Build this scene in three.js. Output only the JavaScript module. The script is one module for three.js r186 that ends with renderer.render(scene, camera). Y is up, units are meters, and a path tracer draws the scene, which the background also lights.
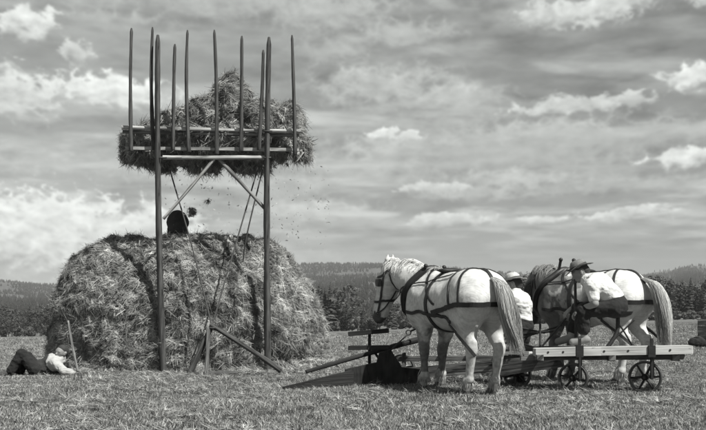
import * as THREE from 'three';
import { ImprovedNoise } from 'three/addons/math/ImprovedNoise.js';
import { mergeGeometries } from 'three/addons/utils/BufferGeometryUtils.js';

/* ------------------------------------------------------------------ camera, sky, sun, exposure */
const scene = new THREE.Scene();
const FOCAL = 900, HORIZON = 316, EYE = 1.0;            // focal length in picture units of 706 x 430, eye 1 m above the field
const camera = new THREE.PerspectiveCamera(THREE.MathUtils.radToDeg(2 * Math.atan(215 / FOCAL)), 706 / 430, 0.1, 9000);
camera.position.set(0, EYE, 0);
camera.lookAt(0, EYE, -10);
camera.setViewOffset(706, 430, 0, 215 - HORIZON, 706, 430);

const renderer = new THREE.WebGLRenderer({ antialias: true });
renderer.toneMapping = THREE.LinearToneMapping;
renderer.toneMappingExposure = 1.36;
renderer.shadowMap.enabled = true;

const SUN_AZ = THREE.MathUtils.degToRad(47), SUN_EL = THREE.MathUtils.degToRad(52);   // to the right, behind the camera
const sunDir = new THREE.Vector3(Math.sin(SUN_AZ) * Math.cos(SUN_EL), Math.sin(SUN_EL), Math.cos(SUN_AZ) * Math.cos(SUN_EL));
const sun = new THREE.DirectionalLight(new THREE.Color(1, 1, 0.96), 5.0);
sun.name = 'sun';
sun.position.copy(sunDir).multiplyScalar(60).add(new THREE.Vector3(0, 0, -13));
sun.target.position.set(0, 0, -13);
sun.castShadow = true;
sun.shadow.mapSize.set(4096, 4096);
Object.assign(sun.shadow.camera, { left: -14, right: 14, top: 14, bottom: -14, near: 1, far: 140 });
scene.add(sun, sun.target);

const perlin = new ImprovedNoise();
const noise = (x, y, z = 0) => perlin.noise(x + 37.13, y + 11.7, z + 5.31);
function fbm(x, y, z, oct) { let s = 0, a = 0.5, f = 1; for (let i = 0; i < oct; i++) { s += a * noise(x * f, y * f, z * f + i * 7.7); f *= 2.03; a *= 0.5; } return s; }
function billow(x, y, z, oct) { let s = 0, a = 0.5, f = 1; for (let i = 0; i < oct; i++) { s += a * Math.abs(noise(x * f, y * f, z * f + i * 3.1)); f *= 2.07; a *= 0.52; } return s; }
const sstep = THREE.MathUtils.smoothstep, clamp = THREE.MathUtils.clamp, lerp = THREE.MathUtils.lerp;

// clouds by azimuth and elevation in degrees: [azimuth, elevation, half width, half height, density, puffiness, flat base]
const CLOUDS = [
  [-9.0, 19.4, 13.0, 1.5, 0.30, 0.4, 0], [-1.5, 18.6, 4.5, 1.5, 0.30, 0.45, 0], [3.6, 17.4, 3.6, 0.9, 0.28, 0.5, 0], [-15, 17.6, 4.5, 0.6, 0.26, 0.5, 0], [-18.5, 18.6, 4, 0.7, 0.22, 0.4, 0],
  [1.6, 14.3, 5.6, 1.5, 0.36, 0.55, 0], [6.4, 13.6, 4.0, 0.9, 0.34, 0.55, 0], [-1.5, 16.4, 2.8, 0.8, 0.24, 0.5, 0],
  [9.0, 10.0, 14, 2.6, 0.24, 0.5, 0], [3.0, 10.6, 4.5, 0.7, 0.34, 0.6, 0], [12.0, 11.3, 6.0, 0.7, 0.30, 0.6, 0], [1.0, 9.0, 6.0, 1.3, 0.26, 0.6, 0], [18.5, 10.8, 5.0, 0.8, 0.24, 0.5, 0], [10.0, 8.6, 4.0, 0.6, 0.36, 0.6, 0], [8.0, 7.7, 5.0, 0.6, 0.28, 0.6, 0], [16, 8.0, 6, 0.5, 0.26, 0.5, 0],
  [-18.0, 9.0, 7.0, 1.1, 0.30, 0.45, 0], [-12.5, 10.2, 3.0, 1.0, 0.36, 0.55, 0], [-10, 8.6, 4, 0.7, 0.32, 0.5, 0], [-2.6, 6.6, 4.6, 1.0, 0.40, 0.6, 0], [-3.2, 8.3, 3.0, 0.7, 0.30, 0.6, 0], [-4.0, 3.6, 5.0, 0.7, 0.25, 0.4, 0],
  [-20.0, 16.9, 1.9, 1.15, 0.58, 1, 1], [-17.2, 15.6, 1.0, 0.8, 0.42, 1, 0], [-20.8, 14.4, 1.4, 0.5, 0.36, 1, 1], [-15.2, 13.3, 3.9, 1.25, 0.60, 0.8, 1], [-21.0, 12.6, 3.2, 1.9, 0.48, 0.9, 1],
  [-18.5, 4.8, 6.4, 2.6, 0.58, 1, 0], [-13.0, 5.0, 3.8, 1.9, 0.50, 1, 0], [-9.0, 3.6, 3.5, 1.4, 0.36, 0.8, 0],
  [12.6, 17.9, 2.6, 0.9, 0.40, 0.8, 1], [15.0, 18.0, 2.6, 1.15, 0.46, 1, 1], [17.6, 18.7, 1.8, 1.4, 0.42, 1, 1], [21.6, 18.0, 1.0, 0.6, 0.34, 1, 1],
  [20.8, 13.8, 2.2, 0.8, 0.60, 1, 1], [13.5, 12.6, 3.6, 0.7, 0.40, 0.9, 1], [16.5, 12.9, 2.2, 0.6, 0.34, 0.9, 1], [1.8, 11.4, 1.0, 0.5, 0.58, 1, 1], [3.4, 11.1, 0.8, 0.35, 0.45, 1, 1],
  [20.8, 9.3, 3.0, 0.65, 0.55, 1, 0], [16.9, 6.2, 2.7, 0.45, 0.46, 0.9, 1], [11.8, 6.0, 1.7, 0.4, 0.46, 0.9, 1], [6.4, 5.9, 2.6, 0.55, 0.44, 0.9, 1], [5.0, 8.0, 2.4, 0.45, 0.40, 0.9, 1],
];
function skyValue(az, el, fine) {
  const oct = fine ? 6 : 3;
  const t = clamp(el / 24, 0, 1);
  let v = lerp(0.40, 0.235, Math.pow(t, 0.7)) * lerp(1.14, 0.88, sstep(az, -22, 22));
  if (el > 24) v = lerp(0.235, 0.19, clamp((el - 24) / 60, 0, 1)) * lerp(1.14, 0.88, sstep(az, -22, 22));
  // thin layers spread out flat and seen edge on towards the horizon
  const k = 1 / Math.tan(THREE.MathUtils.degToRad(Math.max(el, 0) + 5)), a = THREE.MathUtils.degToRad(az);
  const px = Math.sin(a) * k, pz = Math.cos(a) * k;
  const wx = fbm(px * 1.3, pz * 1.3, 4, 3), st = fbm(px * 2.4 + wx * 1.2, pz * 3.6, 9, oct);
  v += 0.20 * sstep(st, -0.1, 0.4) * sstep(el, 2, 7);
  const st2 = fbm(az * 0.16, el * 0.75 + az * 0.03, 21, oct);
  v += 0.11 * sstep(st2, -0.05, 0.35) * sstep(el, 2.5, 6) * (1 - 0.4 * t);
  v += 0.09 * fbm(az * 0.45, el * 1.0, 17, oct) * sstep(el, 3, 7);
  v -= 0.05 * sstep(fbm(az * 0.2, el * 0.9, 31, oct), 0.02, 0.3);
  if (az > -45 && az < 45 && el < 40) {
    const nx = fbm(az * 0.5, el * 0.8, 2, 3) * 1.7, ny = fbm(az * 0.55 + 40, el * 0.9, 3, 3) * 0.9, bl = billow(az * 0.9, el * 1.3, 6, fine ? 5 : 2) - 0.22;
    for (const [ca, ce, w, h, den, puff, flat] of CLOUDS) {
      const dx = (az + nx * (0.35 + 0.3 * puff) - ca) / w; let dy = (el + ny * (0.5 + 0.4 * puff) - ce) / h;
      if (dx < -2 || dx > 2 || dy > 2.4 || dy < -2.4) continue;
      if (flat && dy < 0) dy *= 1.5;
      const r = Math.sqrt(dx * dx + dy * dy) + bl * (0.9 + 0.9 * puff);
      const edge = sstep(1.18 - r, 0, puff > 0.7 ? (dy > 0 ? 0.42 : 0.8) : 0.9);
      const body = 0.8 + 0.3 * clamp(dy + 0.2, -1, 0.8) + 0.7 * fbm(az * 0.9, el * 1.7, 13 + ca, fine ? 5 : 2) - (puff > 0.7 ? 0.7 * bl : 0.3 * bl);
      v = lerp(v, Math.max(v * 0.95, 0.235 + den * body), edge * (puff > 0.7 ? 0.9 : 0.75));
    }
  }
  return v;
}
{
  const W = 4096, H = 2048, data = new Float32Array(W * H * 4), coarse = 16;
  const CW = W / coarse, CH = H / 2 / coarse + 1, low = new Float32Array((CW + 1) * (CH + 1));
  const azOf = (x) => { let a = ((x + 0.5) / W) * 360 - 180 + 90; if (a > 180) a -= 360; return a; };
  for (let j = 0; j <= CH; j++) for (let i = 0; i <= CW; i++) {
    let a = azOf(i * coarse - 0.5);
    low[j * (CW + 1) + i] = skyValue(a, Math.min(89.9, (j * coarse / H) * 180), false);
  }
  for (let y = 0; y < H; y++) {
    const el = ((y + 0.5) / H) * 180 - 90;
    for (let x = 0; x < W; x++) {
      let v;
      if (el <= 0) v = 0.2;
      else {
        const az = azOf(x), cx = x / coarse, cy = (y - H / 2) / coarse, i = Math.floor(cx), j = Math.floor(cy), fx = cx - i, fy = cy - j, o = j * (CW + 1) + i;
        v = lerp(lerp(low[o], low[o + 1], fx), lerp(low[o + CW + 1], low[o + CW + 2], fx), fy);
        if (az > -29 && az < 29 && el < 26) { const w = sstep(29 - Math.abs(az), 0, 3) * sstep(26 - el, 0, 2); v = lerp(v, skyValue(az, el, true), w); }
      }
      const o = (y * W + x) * 4; v /= 1.25; data[o] = v * 0.98; data[o + 1] = v * 1.012; data[o + 2] = v * 0.98; data[o + 3] = 1;
    }
  }
  const tex = new THREE.DataTexture(data, W, H, THREE.RGBAFormat, THREE.FloatType);
  tex.mapping = THREE.EquirectangularReflectionMapping; tex.magFilter = tex.minFilter = THREE.LinearFilter; tex.needsUpdate = true;
  scene.background = tex; scene.environment = tex;
}

/* ------------------------------------------------------------------ helpers */
function rng(seed) { return () => { seed = (seed + 0x6d2b79f5) | 0; let t = Math.imul(seed ^ (seed >>> 15), 1 | seed); t = (t + Math.imul(t ^ (t >>> 7), 61 | t)) ^ t; return ((t ^ (t >>> 14)) >>> 0) / 4294967296; }; }
const V = (x, y, z) => new THREE.Vector3(x, y, z);
const P = (px, py, d) => V((px - 353) * d / FOCAL, EYE - (py - HORIZON) * d / FOCAL, -d);     // a place given by bearing, height and its distance in metres
const grey = (v) => new THREE.Color().setRGB(v, v, v * 0.985);
const taken = {};
function numbered(name) { const n = taken[name] = (taken[name] ?? -1) + 1; return n ? name + '_' + String(n).padStart(3, '0') : name; }
function tag(o, label, category, group, kind) { o.userData.label = label; if (category) o.userData.category = category; if (group) o.userData.group = group; if (kind) o.userData.kind = kind; return o; }
function thing(name, label, category, pos = V(0, 0, 0), turn = 0, group) { const g = new THREE.Group(); g.name = numbered(name); g.position.copy(pos); g.rotation.y = turn; scene.add(g); return tag(g, label, category, group); }
function part(name, geo, m, parent) { const o = new THREE.Mesh(geo, m); o.name = name; o.castShadow = o.receiveShadow = true; parent.add(o); return o; }
function structure(name, geo, m, label) { const o = part(numbered(name), geo, m, scene); o.userData.kind = 'structure'; if (label) o.userData.label = label; return o; }

function dataTex(w, h, fn, repeatX = 1, repeatY = 1, srgb = false) {
  const d = new Uint8Array(w * h * 4);
  for (let y = 0; y < h; y++) for (let x = 0; x < w; x++) { const v = clamp(fn(x / w, y / h) * 255, 0, 255); const o = (y * w + x) * 4; d[o] = d[o + 1] = d[o + 2] = v; d[o + 3] = 255; }
  const t = new THREE.DataTexture(d, w, h); t.wrapS = t.wrapT = THREE.RepeatWrapping; t.magFilter = THREE.LinearFilter; t.minFilter = THREE.LinearMipmapLinearFilter; t.repeat.set(repeatX, repeatY);
  if (srgb) t.colorSpace = THREE.SRGBColorSpace; t.needsUpdate = true; return t;
}
// seamless noise on a torus-like blend
function tileNoise(u, v, f, z, oct) { const a = (x, y) => fbm(x * f, y * f, z, oct); const w = (t) => t * t * (3 - 2 * t), x = w(u), y = w(v); return lerp(lerp(a(u, v), a(u - 1, v), x), lerp(a(u, v - 1), a(u - 1, v - 1), x), y) * 1.5; }

const woodMap = dataTex(128, 512, (u, v) => 0.6 + 0.75 * tileNoise(u, v * 0.16, 26, 3, 3) + 0.7 * tileNoise(u, v, 7, 8, 4) - (tileNoise(u, v * 0.5, 14, 2, 2) > 0.42 ? 0.45 : 0));
const woodBump = dataTex(128, 512, (u, v) => 0.5 + 0.8 * tileNoise(u * 1, v * 0.12, 22, 3, 3));
const speckMap = dataTex(256, 256, (u, v) => 0.72 + 0.55 * tileNoise(u, v, 30, 6, 3) + 0.35 * tileNoise(u, v, 5, 2, 3));
const clothBump = dataTex(256, 256, (u, v) => 0.5 + 0.9 * tileNoise(u, v, 6, 1, 4));
const plankMap = dataTex(256, 256, (u, v) => 0.88 + 0.5 * tileNoise(u, v * 0.3, 14, 4, 4) + 0.3 * tileNoise(u, v, 4, 6, 3) - (tileNoise(u, v, 22, 9, 2) > 0.44 ? 0.5 : 0));
const coatMap = dataTex(512, 512, (u, v) => 0.93 + 0.4 * tileNoise(u, v * 0.35, 70, 5, 2) + 0.16 * tileNoise(u, v, 12, 7, 4));
const wood = (v, rough = 0.85) => new THREE.MeshStandardMaterial({ color: grey(v), roughness: rough, map: woodMap, bumpMap: woodBump, bumpScale: 0.006 });
const M = {
  post: wood(0.1), tine: wood(0.1), peeled: wood(0.5), greyWood: wood(0.22), darkWood: wood(0.2), tarred: wood(0.026), plank: new THREE.MeshStandardMaterial({ color: grey(0.52), roughness: 0.85, map: plankMap, bumpMap: woodBump, bumpScale: 0.004 }),
  iron: new THREE.MeshStandardMaterial({ color: grey(0.035), roughness: 0.55, metalness: 0.3, map: speckMap, bumpMap: speckMap, bumpScale: 0.002 }),
  wornIron: new THREE.MeshStandardMaterial({ color: grey(0.12), roughness: 0.45, metalness: 0.5, map: speckMap, bumpMap: speckMap, bumpScale: 0.002 }),
  leather: new THREE.MeshStandardMaterial({ color: grey(0.012), roughness: 0.5, bumpMap: speckMap, bumpScale: 0.002 }),
  rope: new THREE.MeshStandardMaterial({ color: grey(0.06), roughness: 0.95 }),
  skin: new THREE.MeshStandardMaterial({ color: grey(0.24), roughness: 0.7 }),
  hair: new THREE.MeshStandardMaterial({ color: grey(0.03), roughness: 0.8 }),
  shirt: new THREE.MeshStandardMaterial({ color: grey(0.6), roughness: 0.95, bumpMap: clothBump, bumpScale: 0.035 }),
  shirtGrey: new THREE.MeshStandardMaterial({ color: grey(0.4), roughness: 0.95, bumpMap: clothBump, bumpScale: 0.035 }),
  dark: new THREE.MeshStandardMaterial({ color: grey(0.014), roughness: 0.95, bumpMap: clothBump, bumpScale: 0.02 }),
  vest: new THREE.MeshStandardMaterial({ color: grey(0.035), roughness: 0.95, bumpMap: clothBump, bumpScale: 0.02 }),
  felt: new THREE.MeshStandardMaterial({ color: grey(0.2), roughness: 0.95, map: speckMap }),
  straw: new THREE.MeshStandardMaterial({ color: grey(0.62), roughness: 0.95, map: speckMap }),
  band: new THREE.MeshStandardMaterial({ color: grey(0.03), roughness: 0.9 }),
  boot: new THREE.MeshStandardMaterial({ color: grey(0.04), roughness: 0.7 }),
  shoe: new THREE.MeshStandardMaterial({ color: grey(0.2), roughness: 0.8 }),
  coat: new THREE.MeshStandardMaterial({ color: 0xffffff, vertexColors: true, roughness: 0.72, map: coatMap, bumpMap: coatMap, bumpScale: 0.004 }),
  maneLight: new THREE.MeshStandardMaterial({ color: grey(0.68), roughness: 0.7 }),
  maneMixed: new THREE.MeshStandardMaterial({ color: 0xffffff, vertexColors: true, roughness: 0.65 }),
  hoof: new THREE.MeshStandardMaterial({ color: grey(0.07), roughness: 0.6 }),
  hay: new THREE.MeshStandardMaterial({ color: 0xffffff, roughness: 0.85 }),
  hayCore: new THREE.MeshStandardMaterial({ color: grey(0.16), roughness: 1, map: speckMap }),  // darker than the wisps: shade in the gaps is put into its colour
  leafDark: new THREE.MeshStandardMaterial({ color: 0xffffff, vertexColors: true, roughness: 0.8 }),
  bark: new THREE.MeshStandardMaterial({ color: grey(0.06), roughness: 1 }),
};
M.hay.side = THREE.DoubleSide; M.leafDark.side = THREE.DoubleSide; M.maneMixed.side = THREE.DoubleSide;

function geoFrom(pos, idx, opts = {}) {
  const g = new THREE.BufferGeometry();
  g.setAttribute('position', new THREE.Float32BufferAttribute(pos, 3));
  if (opts.uv) g.setAttribute('uv', new THREE.Float32BufferAttribute(opts.uv, 2));
  if (opts.color) g.setAttribute('color', new THREE.Float32BufferAttribute(opts.color, 3));
  g.setIndex(idx);
  if (opts.normal) g.setAttribute('normal', new THREE.Float32BufferAttribute(opts.normal, 3)); else g.computeVertexNormals();
  return g;
}
// a slightly crooked round pole, tapered, its top end sharpened if point > 0; uv in metres along the grain
let poleSeed = 1;
function poleGeo(a, b, r0, r1 = r0, { bend = 0.012, point = 0, sides = 10, segs = 22 } = {}) {
  const R = rng(poleSeed++ * 7919), dir = b.clone().sub(a), L = dir.length(); dir.normalize();
  const side = Math.abs(dir.y) > 0.8 ? V(1, 0, 0) : V(0, 1, 0), e1 = side.clone().cross(dir).normalize(), e2 = dir.clone().cross(e1);
  const b1 = (R() - 0.5) * 2 * bend * L, b2 = (R() - 0.5) * 2 * bend * L, ph = R() * 10, pos = [], uv = [], idx = [], p = V();
  const ts = [0]; for (let i = 1; i < segs; i++) ts.push(i / segs); if (point) ts.push(1 - point / L); ts.push(1); ts.sort((x, y) => x - y);
  ts.forEach((t) => {
    const s = Math.sin(Math.PI * t), w = Math.sin(t * 9 + ph) * 0.15 * r0;
    p.copy(a).addScaledVector(dir, t * L).addScaledVector(e1, b1 * s + w).addScaledVector(e2, b2 * s);
    let r = lerp(r0, r1, t) * (1 + 0.16 * noise(t * L * 2.3, ph, 1) + 0.12 * noise(t * L * 7, ph, 4)); if (point && t > 1 - point / L) r *= lerp(1, 0.5, (t - 1 + point / L) / (point / L));
    for (let k = 0; k <= sides; k++) {
      const an = (k / sides) * Math.PI * 2, rr = r * (1 + 0.06 * Math.sin(an * 3 + ph));
      const q = p.clone().addScaledVector(e1, Math.cos(an) * rr).addScaledVector(e2, Math.sin(an) * rr); pos.push(q.x, q.y, q.z); uv.push(k / sides * 0.5, t * L * 0.4 + ph);
    }
  });
  const n = ts.length, ring = sides + 1;
  for (let i = 0; i < n - 1; i++) for (let k = 0; k < sides; k++) { const o = i * ring + k; idx.push(o, o + 1, o + ring, o + 1, o + ring + 1, o + ring); }
  for (const [i, end] of [[0, a], [n - 1, b]]) { const c = pos.length / 3; pos.push(end.x, end.y, end.z); uv.push(0.1, ph); for (let k = 0; k < sides; k++) i ? idx.push(c, i * ring + k, i * ring + k + 1) : idx.push(c, k + 1, k); }
  return geoFrom(pos, idx, { uv });
}
// a sawn timber from a to b with bevelled edges; w across, h up
function beamGeo(a, b, w, h, bevel = 0.008) {
  const dir = b.clone().sub(a), L = dir.length(), bv = Math.min(bevel, w / 3, h / 3);
  const s = new THREE.Shape(); s.moveTo(-w / 2 + bv, -h / 2 + bv); s.lineTo(w / 2 - bv, -h / 2 + bv); s.lineTo(w / 2 - bv, h / 2 - bv); s.lineTo(-w / 2 + bv, h / 2 - bv); s.closePath();
  const g = new THREE.ExtrudeGeometry(s, { depth: L - 2 * bv, bevelEnabled: true, bevelThickness: bv, bevelSize: bv, bevelSegments: 1, steps: 1 });
  g.translate(0, 0, bv);
  const p = g.attributes.position, uv = g.attributes.uv; for (let i = 0; i < p.count; i++) uv.setXY(i, (p.getX(i) + p.getY(i)) * 1.7 + a.x, p.getZ(i) * 0.5 + a.y * 3);
  dir.normalize(); const up = Math.abs(dir.y) > 0.95 ? V(1, 0, 0) : V(0, 1, 0), x = up.clone().cross(dir).normalize(), y = dir.clone().cross(x);
  g.applyMatrix4(new THREE.Matrix4().makeBasis(x, y, dir).setPosition(a)); return g;
}
function tubeGeo(pts, r, sides = 6, segs = 24) { const g = new THREE.TubeGeometry(new THREE.CatmullRomCurve3(pts), segs, r, sides, false); return g; }

// ---- smooth bodies: tapered capsules joined by a smooth minimum, meshed by surface nets
// a bone: [ax, ay, az, ra, bx, by, bz, rb, k]
function makeField(bones) {
  const B = bones.map((b) => { const dx = b[4] - b[0], dy = b[5] - b[1], dz = b[6] - b[2]; return [...b.slice(0, 8), b[8] ?? 0.05, dx, dy, dz, dx * dx + dy * dy + dz * dz || 1e-9]; });
  return (x, y, z) => {
    let d = 1e9;
    for (let i = 0; i < B.length; i++) {
      const b = B[i], px = x - b[0], py = y - b[1], pz = z - b[2]; let h = (px * b[9] + py * b[10] + pz * b[11]) / b[12]; h = h < 0 ? 0 : h > 1 ? 1 : h;
      const qx = px - b[9] * h, qy = py - b[10] * h, qz = pz - b[11] * h, e = Math.sqrt(qx * qx + qy * qy + qz * qz) - (b[3] + (b[7] - b[3]) * h), k = b[8];
      if (d > 1e8) d = e; else { const t = Math.max(k - Math.abs(d - e), 0) / k; d = Math.min(d, e) - t * t * k * 0.25; }
    }
    return d;
  };
}
function boneBox(bones, pad) { const lo = [1e9, 1e9, 1e9], hi = [-1e9, -1e9, -1e9]; for (const b of bones) for (let c = 0; c < 3; c++) { lo[c] = Math.min(lo[c], b[c] - b[3], b[4 + c] - b[7]); hi[c] = Math.max(hi[c], b[c] + b[3], b[4 + c] + b[7]); } return [lo.map((v) => v - pad), hi.map((v) => v + pad)]; }
function gradOf(f, x, y, z, e = 0.004) { const n = V(f(x + e, y, z) - f(x - e, y, z), f(x, y + e, z) - f(x, y - e, z), f(x, y, z + e) - f(x, y, z - e)); return n.normalize(); }
function netGeo(f, [lo, hi], cell, colorFn, uvScale = 1) {
  const n = [0, 1, 2].map((c) => Math.ceil((hi[c] - lo[c]) / cell) + 1), [nx, ny, nz] = n, val = new Float32Array(nx * ny * nz), at = (i, j, k) => (k * ny + j) * nx + i;
  for (let k = 0; k < nz; k++) for (let j = 0; j < ny; j++) for (let i = 0; i < nx; i++) val[at(i, j, k)] = f(lo[0] + i * cell, lo[1] + j * cell, lo[2] + k * cell);
  const vid = new Int32Array(nx * ny * nz).fill(-1), pos = [], nor = [], col = [], uv = [], idx = [];
  for (let k = 0; k < nz - 1; k++) for (let j = 0; j < ny - 1; j++) for (let i = 0; i < nx - 1; i++) {
    let cx = 0, cy = 0, cz = 0, m = 0, inside = 0;
    const c = []; for (let q = 0; q < 8; q++) { const v = val[at(i + (q & 1), j + ((q >> 1) & 1), k + (q >> 2))]; c.push(v); if (v < 0) inside++; }
    if (!inside || inside === 8) continue;
    for (let q = 0; q < 8; q++) for (const bit of [1, 2, 4]) { if (q & bit) continue; const r = q | bit; if ((c[q] < 0) === (c[r] < 0)) continue; const t = c[q] / (c[q] - c[r]); cx += (q & 1) + (bit === 1 ? t : 0); cy += ((q >> 1) & 1) + (bit === 2 ? t : 0); cz += (q >> 2) + (bit === 4 ? t : 0); m++; }
    let x = lo[0] + (i + cx / m) * cell, y = lo[1] + (j + cy / m) * cell, z = lo[2] + (k + cz / m) * cell;
    const g = gradOf(f, x, y, z), d = f(x, y, z); if (Math.abs(d) < cell) { x -= g.x * d; y -= g.y * d; z -= g.z * d; }
    vid[at(i, j, k)] = pos.length / 3; pos.push(x, y, z); nor.push(g.x, g.y, g.z); uv.push((x + z) * uvScale, (y + z * 0.3) * uvScale);
    if (colorFn) { const v = colorFn(x, y, z, g); col.push(v, v, v * 0.985); }
  }
  for (let k = 1; k < nz - 1; k++) for (let j = 1; j < ny - 1; j++) for (let i = 1; i < nx - 1; i++) {
    const s = val[at(i, j, k)] < 0;
    const quad = (a, b, c, d, flip) => { if (a < 0 || b < 0 || c < 0 || d < 0) return; flip ? idx.push(a, c, b, a, d, c) : idx.push(a, b, c, a, c, d); };
    if (s !== val[at(i + 1, j, k)] < 0) quad(vid[at(i, j - 1, k - 1)], vid[at(i, j, k - 1)], vid[at(i, j, k)], vid[at(i, j - 1, k)], !s);
    if (s !== val[at(i, j + 1, k)] < 0) quad(vid[at(i - 1, j, k - 1)], vid[at(i - 1, j, k)], vid[at(i, j, k)], vid[at(i, j, k - 1)], !s);
    if (s !== val[at(i, j, k + 1)] < 0) quad(vid[at(i - 1, j - 1, k)], vid[at(i, j - 1, k)], vid[at(i, j, k)], vid[at(i - 1, j, k)], !s);
  }
  return geoFrom(pos, idx, { normal: nor, uv, color: colorFn ? col : undefined });
}
function onSurface(f, p, off) { const q = p.clone(); for (let i = 0; i < 12; i++) { const d = f(q.x, q.y, q.z) - off; if (Math.abs(d) < 5e-4) break; q.addScaledVector(gradOf(f, q.x, q.y, q.z), -d * 0.9); } return q; }
// a flat strap lying on a body along a path of control points
function strapGeo(f, pts, width, thick, { closed = false, lift = 0.006, n = 40, hang = false } = {}) {
  const cv = new THREE.CatmullRomCurve3(pts.map((p) => V(...p)), closed), q = [], nn = closed ? n : n + 1;
  for (let i = 0; i < nn; i++) { const p = cv.getPoint(i / n); q.push(hang ? p : onSurface(f, p, lift)); }
  const pos = [], idx = [], uv = [];
  q.forEach((p, i) => {
    const a = q[closed ? (i + nn - 1) % nn : Math.max(0, i - 1)], b = q[closed ? (i + 1) % nn : Math.min(nn - 1, i + 1)], t = b.clone().sub(a).normalize();
    const m = gradOf(f, p.x, p.y, p.z, 0.02), s = t.clone().cross(m).normalize(), u = s.clone().cross(t);
    for (const [x, y] of [[-1, -1], [1, -1], [1, 1], [-1, 1]]) { const c = p.clone().addScaledVector(s, x * width / 2).addScaledVector(u, y * thick / 2); pos.push(c.x, c.y, c.z); uv.push(i * 0.1, x); }
  });
  const last = closed ? nn : nn - 1;
  for (let i = 0; i < last; i++) { const o = i * 4, r = ((i + 1) % nn) * 4; for (let k = 0; k < 4; k++) { const k2 = (k + 1) % 4; idx.push(o + k, r + k, o + k2, o + k2, r + k, r + k2); } }
  if (!closed) { const e = (nn - 1) * 4; idx.push(0, 1, 2, 0, 2, 3, e, e + 2, e + 1, e, e + 3, e + 2); }
  return geoFrom(pos, idx, { uv }).toNonIndexed();
}
function flatNormals(g) { const h = g.index ? g.toNonIndexed() : g; h.computeVertexNormals(); return h; }
// many tapered locks of hair, one mesh; each lock = {pts, r, tone}
function locksGeo(locks, segs = 7) {
  const pos = [], idx = [], col = [];
  for (const { pts, r, tone } of locks) {
    const cv = new THREE.CatmullRomCurve3(pts), base = pos.length / 3;
    for (let i = 0; i <= segs; i++) {
      const t = i / segs, p = cv.getPoint(t), d = cv.getTangent(t), e1 = V(0.3, 0.2, 1).cross(d).normalize(), e2 = d.clone().cross(e1), rr = r * (1 - 0.85 * t * t) * (0.55 + 0.9 * Math.min(1, t * 4) * 0.5);
      for (let k = 0; k < 3; k++) { const a = (k / 3) * Math.PI * 2; const q = p.clone().addScaledVector(e1, Math.cos(a) * rr).addScaledVector(e2, Math.sin(a) * rr); pos.push(q.x, q.y, q.z); col.push(tone, tone, tone * 0.985); }
    }
    for (let i = 0; i < segs; i++) for (let k = 0; k < 3; k++) { const o = base + i * 3, k2 = (k + 1) % 3; idx.push(o + k, o + k2, o + 3 + k, o + k2, o + 3 + k2, o + 3 + k); }
  }
  return geoFrom(pos, idx, { color: col });
}

/* ------------------------------------------------------------------ the field, hills */
const EDGE = 225;                                                     // metres to the far edge of the field
const edgeRow = (s) => { const t = [[-0.9, 340], [-0.39, 337], [0, 331], [0.17, 325], [0.39, 319], [0.9, 316]]; for (let i = 0; i < t.length - 1; i++) if (s < t[i + 1][0] || i === t.length - 2) { const w = clamp((s - t[i][0]) / (t[i + 1][0] - t[i][0]), 0, 1); return lerp(t[i][1], t[i + 1][1], w); } };
function groundY(x, z) {
  const d = Math.max(1, -z), s = clamp(x / d, -0.9, 0.9), e = EYE - (edgeRow(s) - HORIZON) * EDGE / FOCAL;
  const near = 0.02 * noise(x * 0.35, z * 0.35, 3) + 0.012 * noise(x * 1.1, z * 1.1, 5);
  if (d < 32) return near;
  return near * (1 - sstep(d, 32, 60)) + e * clamp((d - 32) / (EDGE - 32), 0, 1.15);
}
{
  const pos = [], idx = [], uv = [], col = [], ds = [];
  for (let d = -40; d < 6; d += 6) ds.push(d); for (let d = 6; d < 36; d += 0.3) ds.push(d); for (let d = 36; d < 400; d *= 1.06) ds.push(d); ds.push(400, 800, 2000, 5000);
  const C = 120;
  for (const d of ds) for (let i = 0; i <= C; i++) {
    const t = (i / C) * 2 - 1, half = Math.max(16, d * 1.1), x = Math.sign(t) * Math.pow(Math.abs(t), 1.2) * half, y = groundY(x, -d);
    const n = 0.5 + 0.9 * fbm(x * 0.09, d * 0.16, 4, 4) + 0.25 * Math.sin(d * 0.9 + 2 * noise(x * 0.1, d * 0.1, 2)), v = lerp(0.09, 0.24, clamp(n, 0, 1));
    pos.push(x, y - 0.01, -d); uv.push(x * 0.8, d * 0.8); col.push(v, v, v * 0.98);
  }
  for (let j = 0; j < ds.length - 1; j++) for (let i = 0; i < C; i++) { const o = j * (C + 1) + i; idx.push(o, o + 1, o + C + 1, o + 1, o + C + 2, o + C + 1); }
  structure('ground', geoFrom(pos, idx, { uv, color: col }), new THREE.MeshStandardMaterial({ vertexColors: true, roughness: 1, map: dataTex(512, 512, (u, v) => 0.68 + 0.75 * tileNoise(u, v, 40, 3, 4) + 0.25 * tileNoise(u, v, 6, 7, 3)) }), 'mown hay field of pale stubble');
}
const crest = (s) => { const t = [[-1.2, 268], [-0.6, 278], [-0.40, 281], [-0.335, 285], [-0.25, 289], [-0.17, 284], [-0.1, 270], [-0.05, 264], [0.02, 264], [0.08, 267], [0.2, 274], [0.3, 277], [0.345, 271], [0.375, 265.5], [0.41, 266], [0.5, 274], [0.8, 282], [1.2, 276]]; for (let i = 0; i < t.length - 1; i++) if (s < t[i + 1][0] || i === t.length - 2) { const w = clamp((s - t[i][0]) / (t[i + 1][0] - t[i][0]), 0, 1); return lerp(t[i][1], t[i + 1][1], w * w * (3 - 2 * w)); } };
const hillTop = (s, dd) => (HORIZON - crest(s)) * dd / FOCAL;
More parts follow.
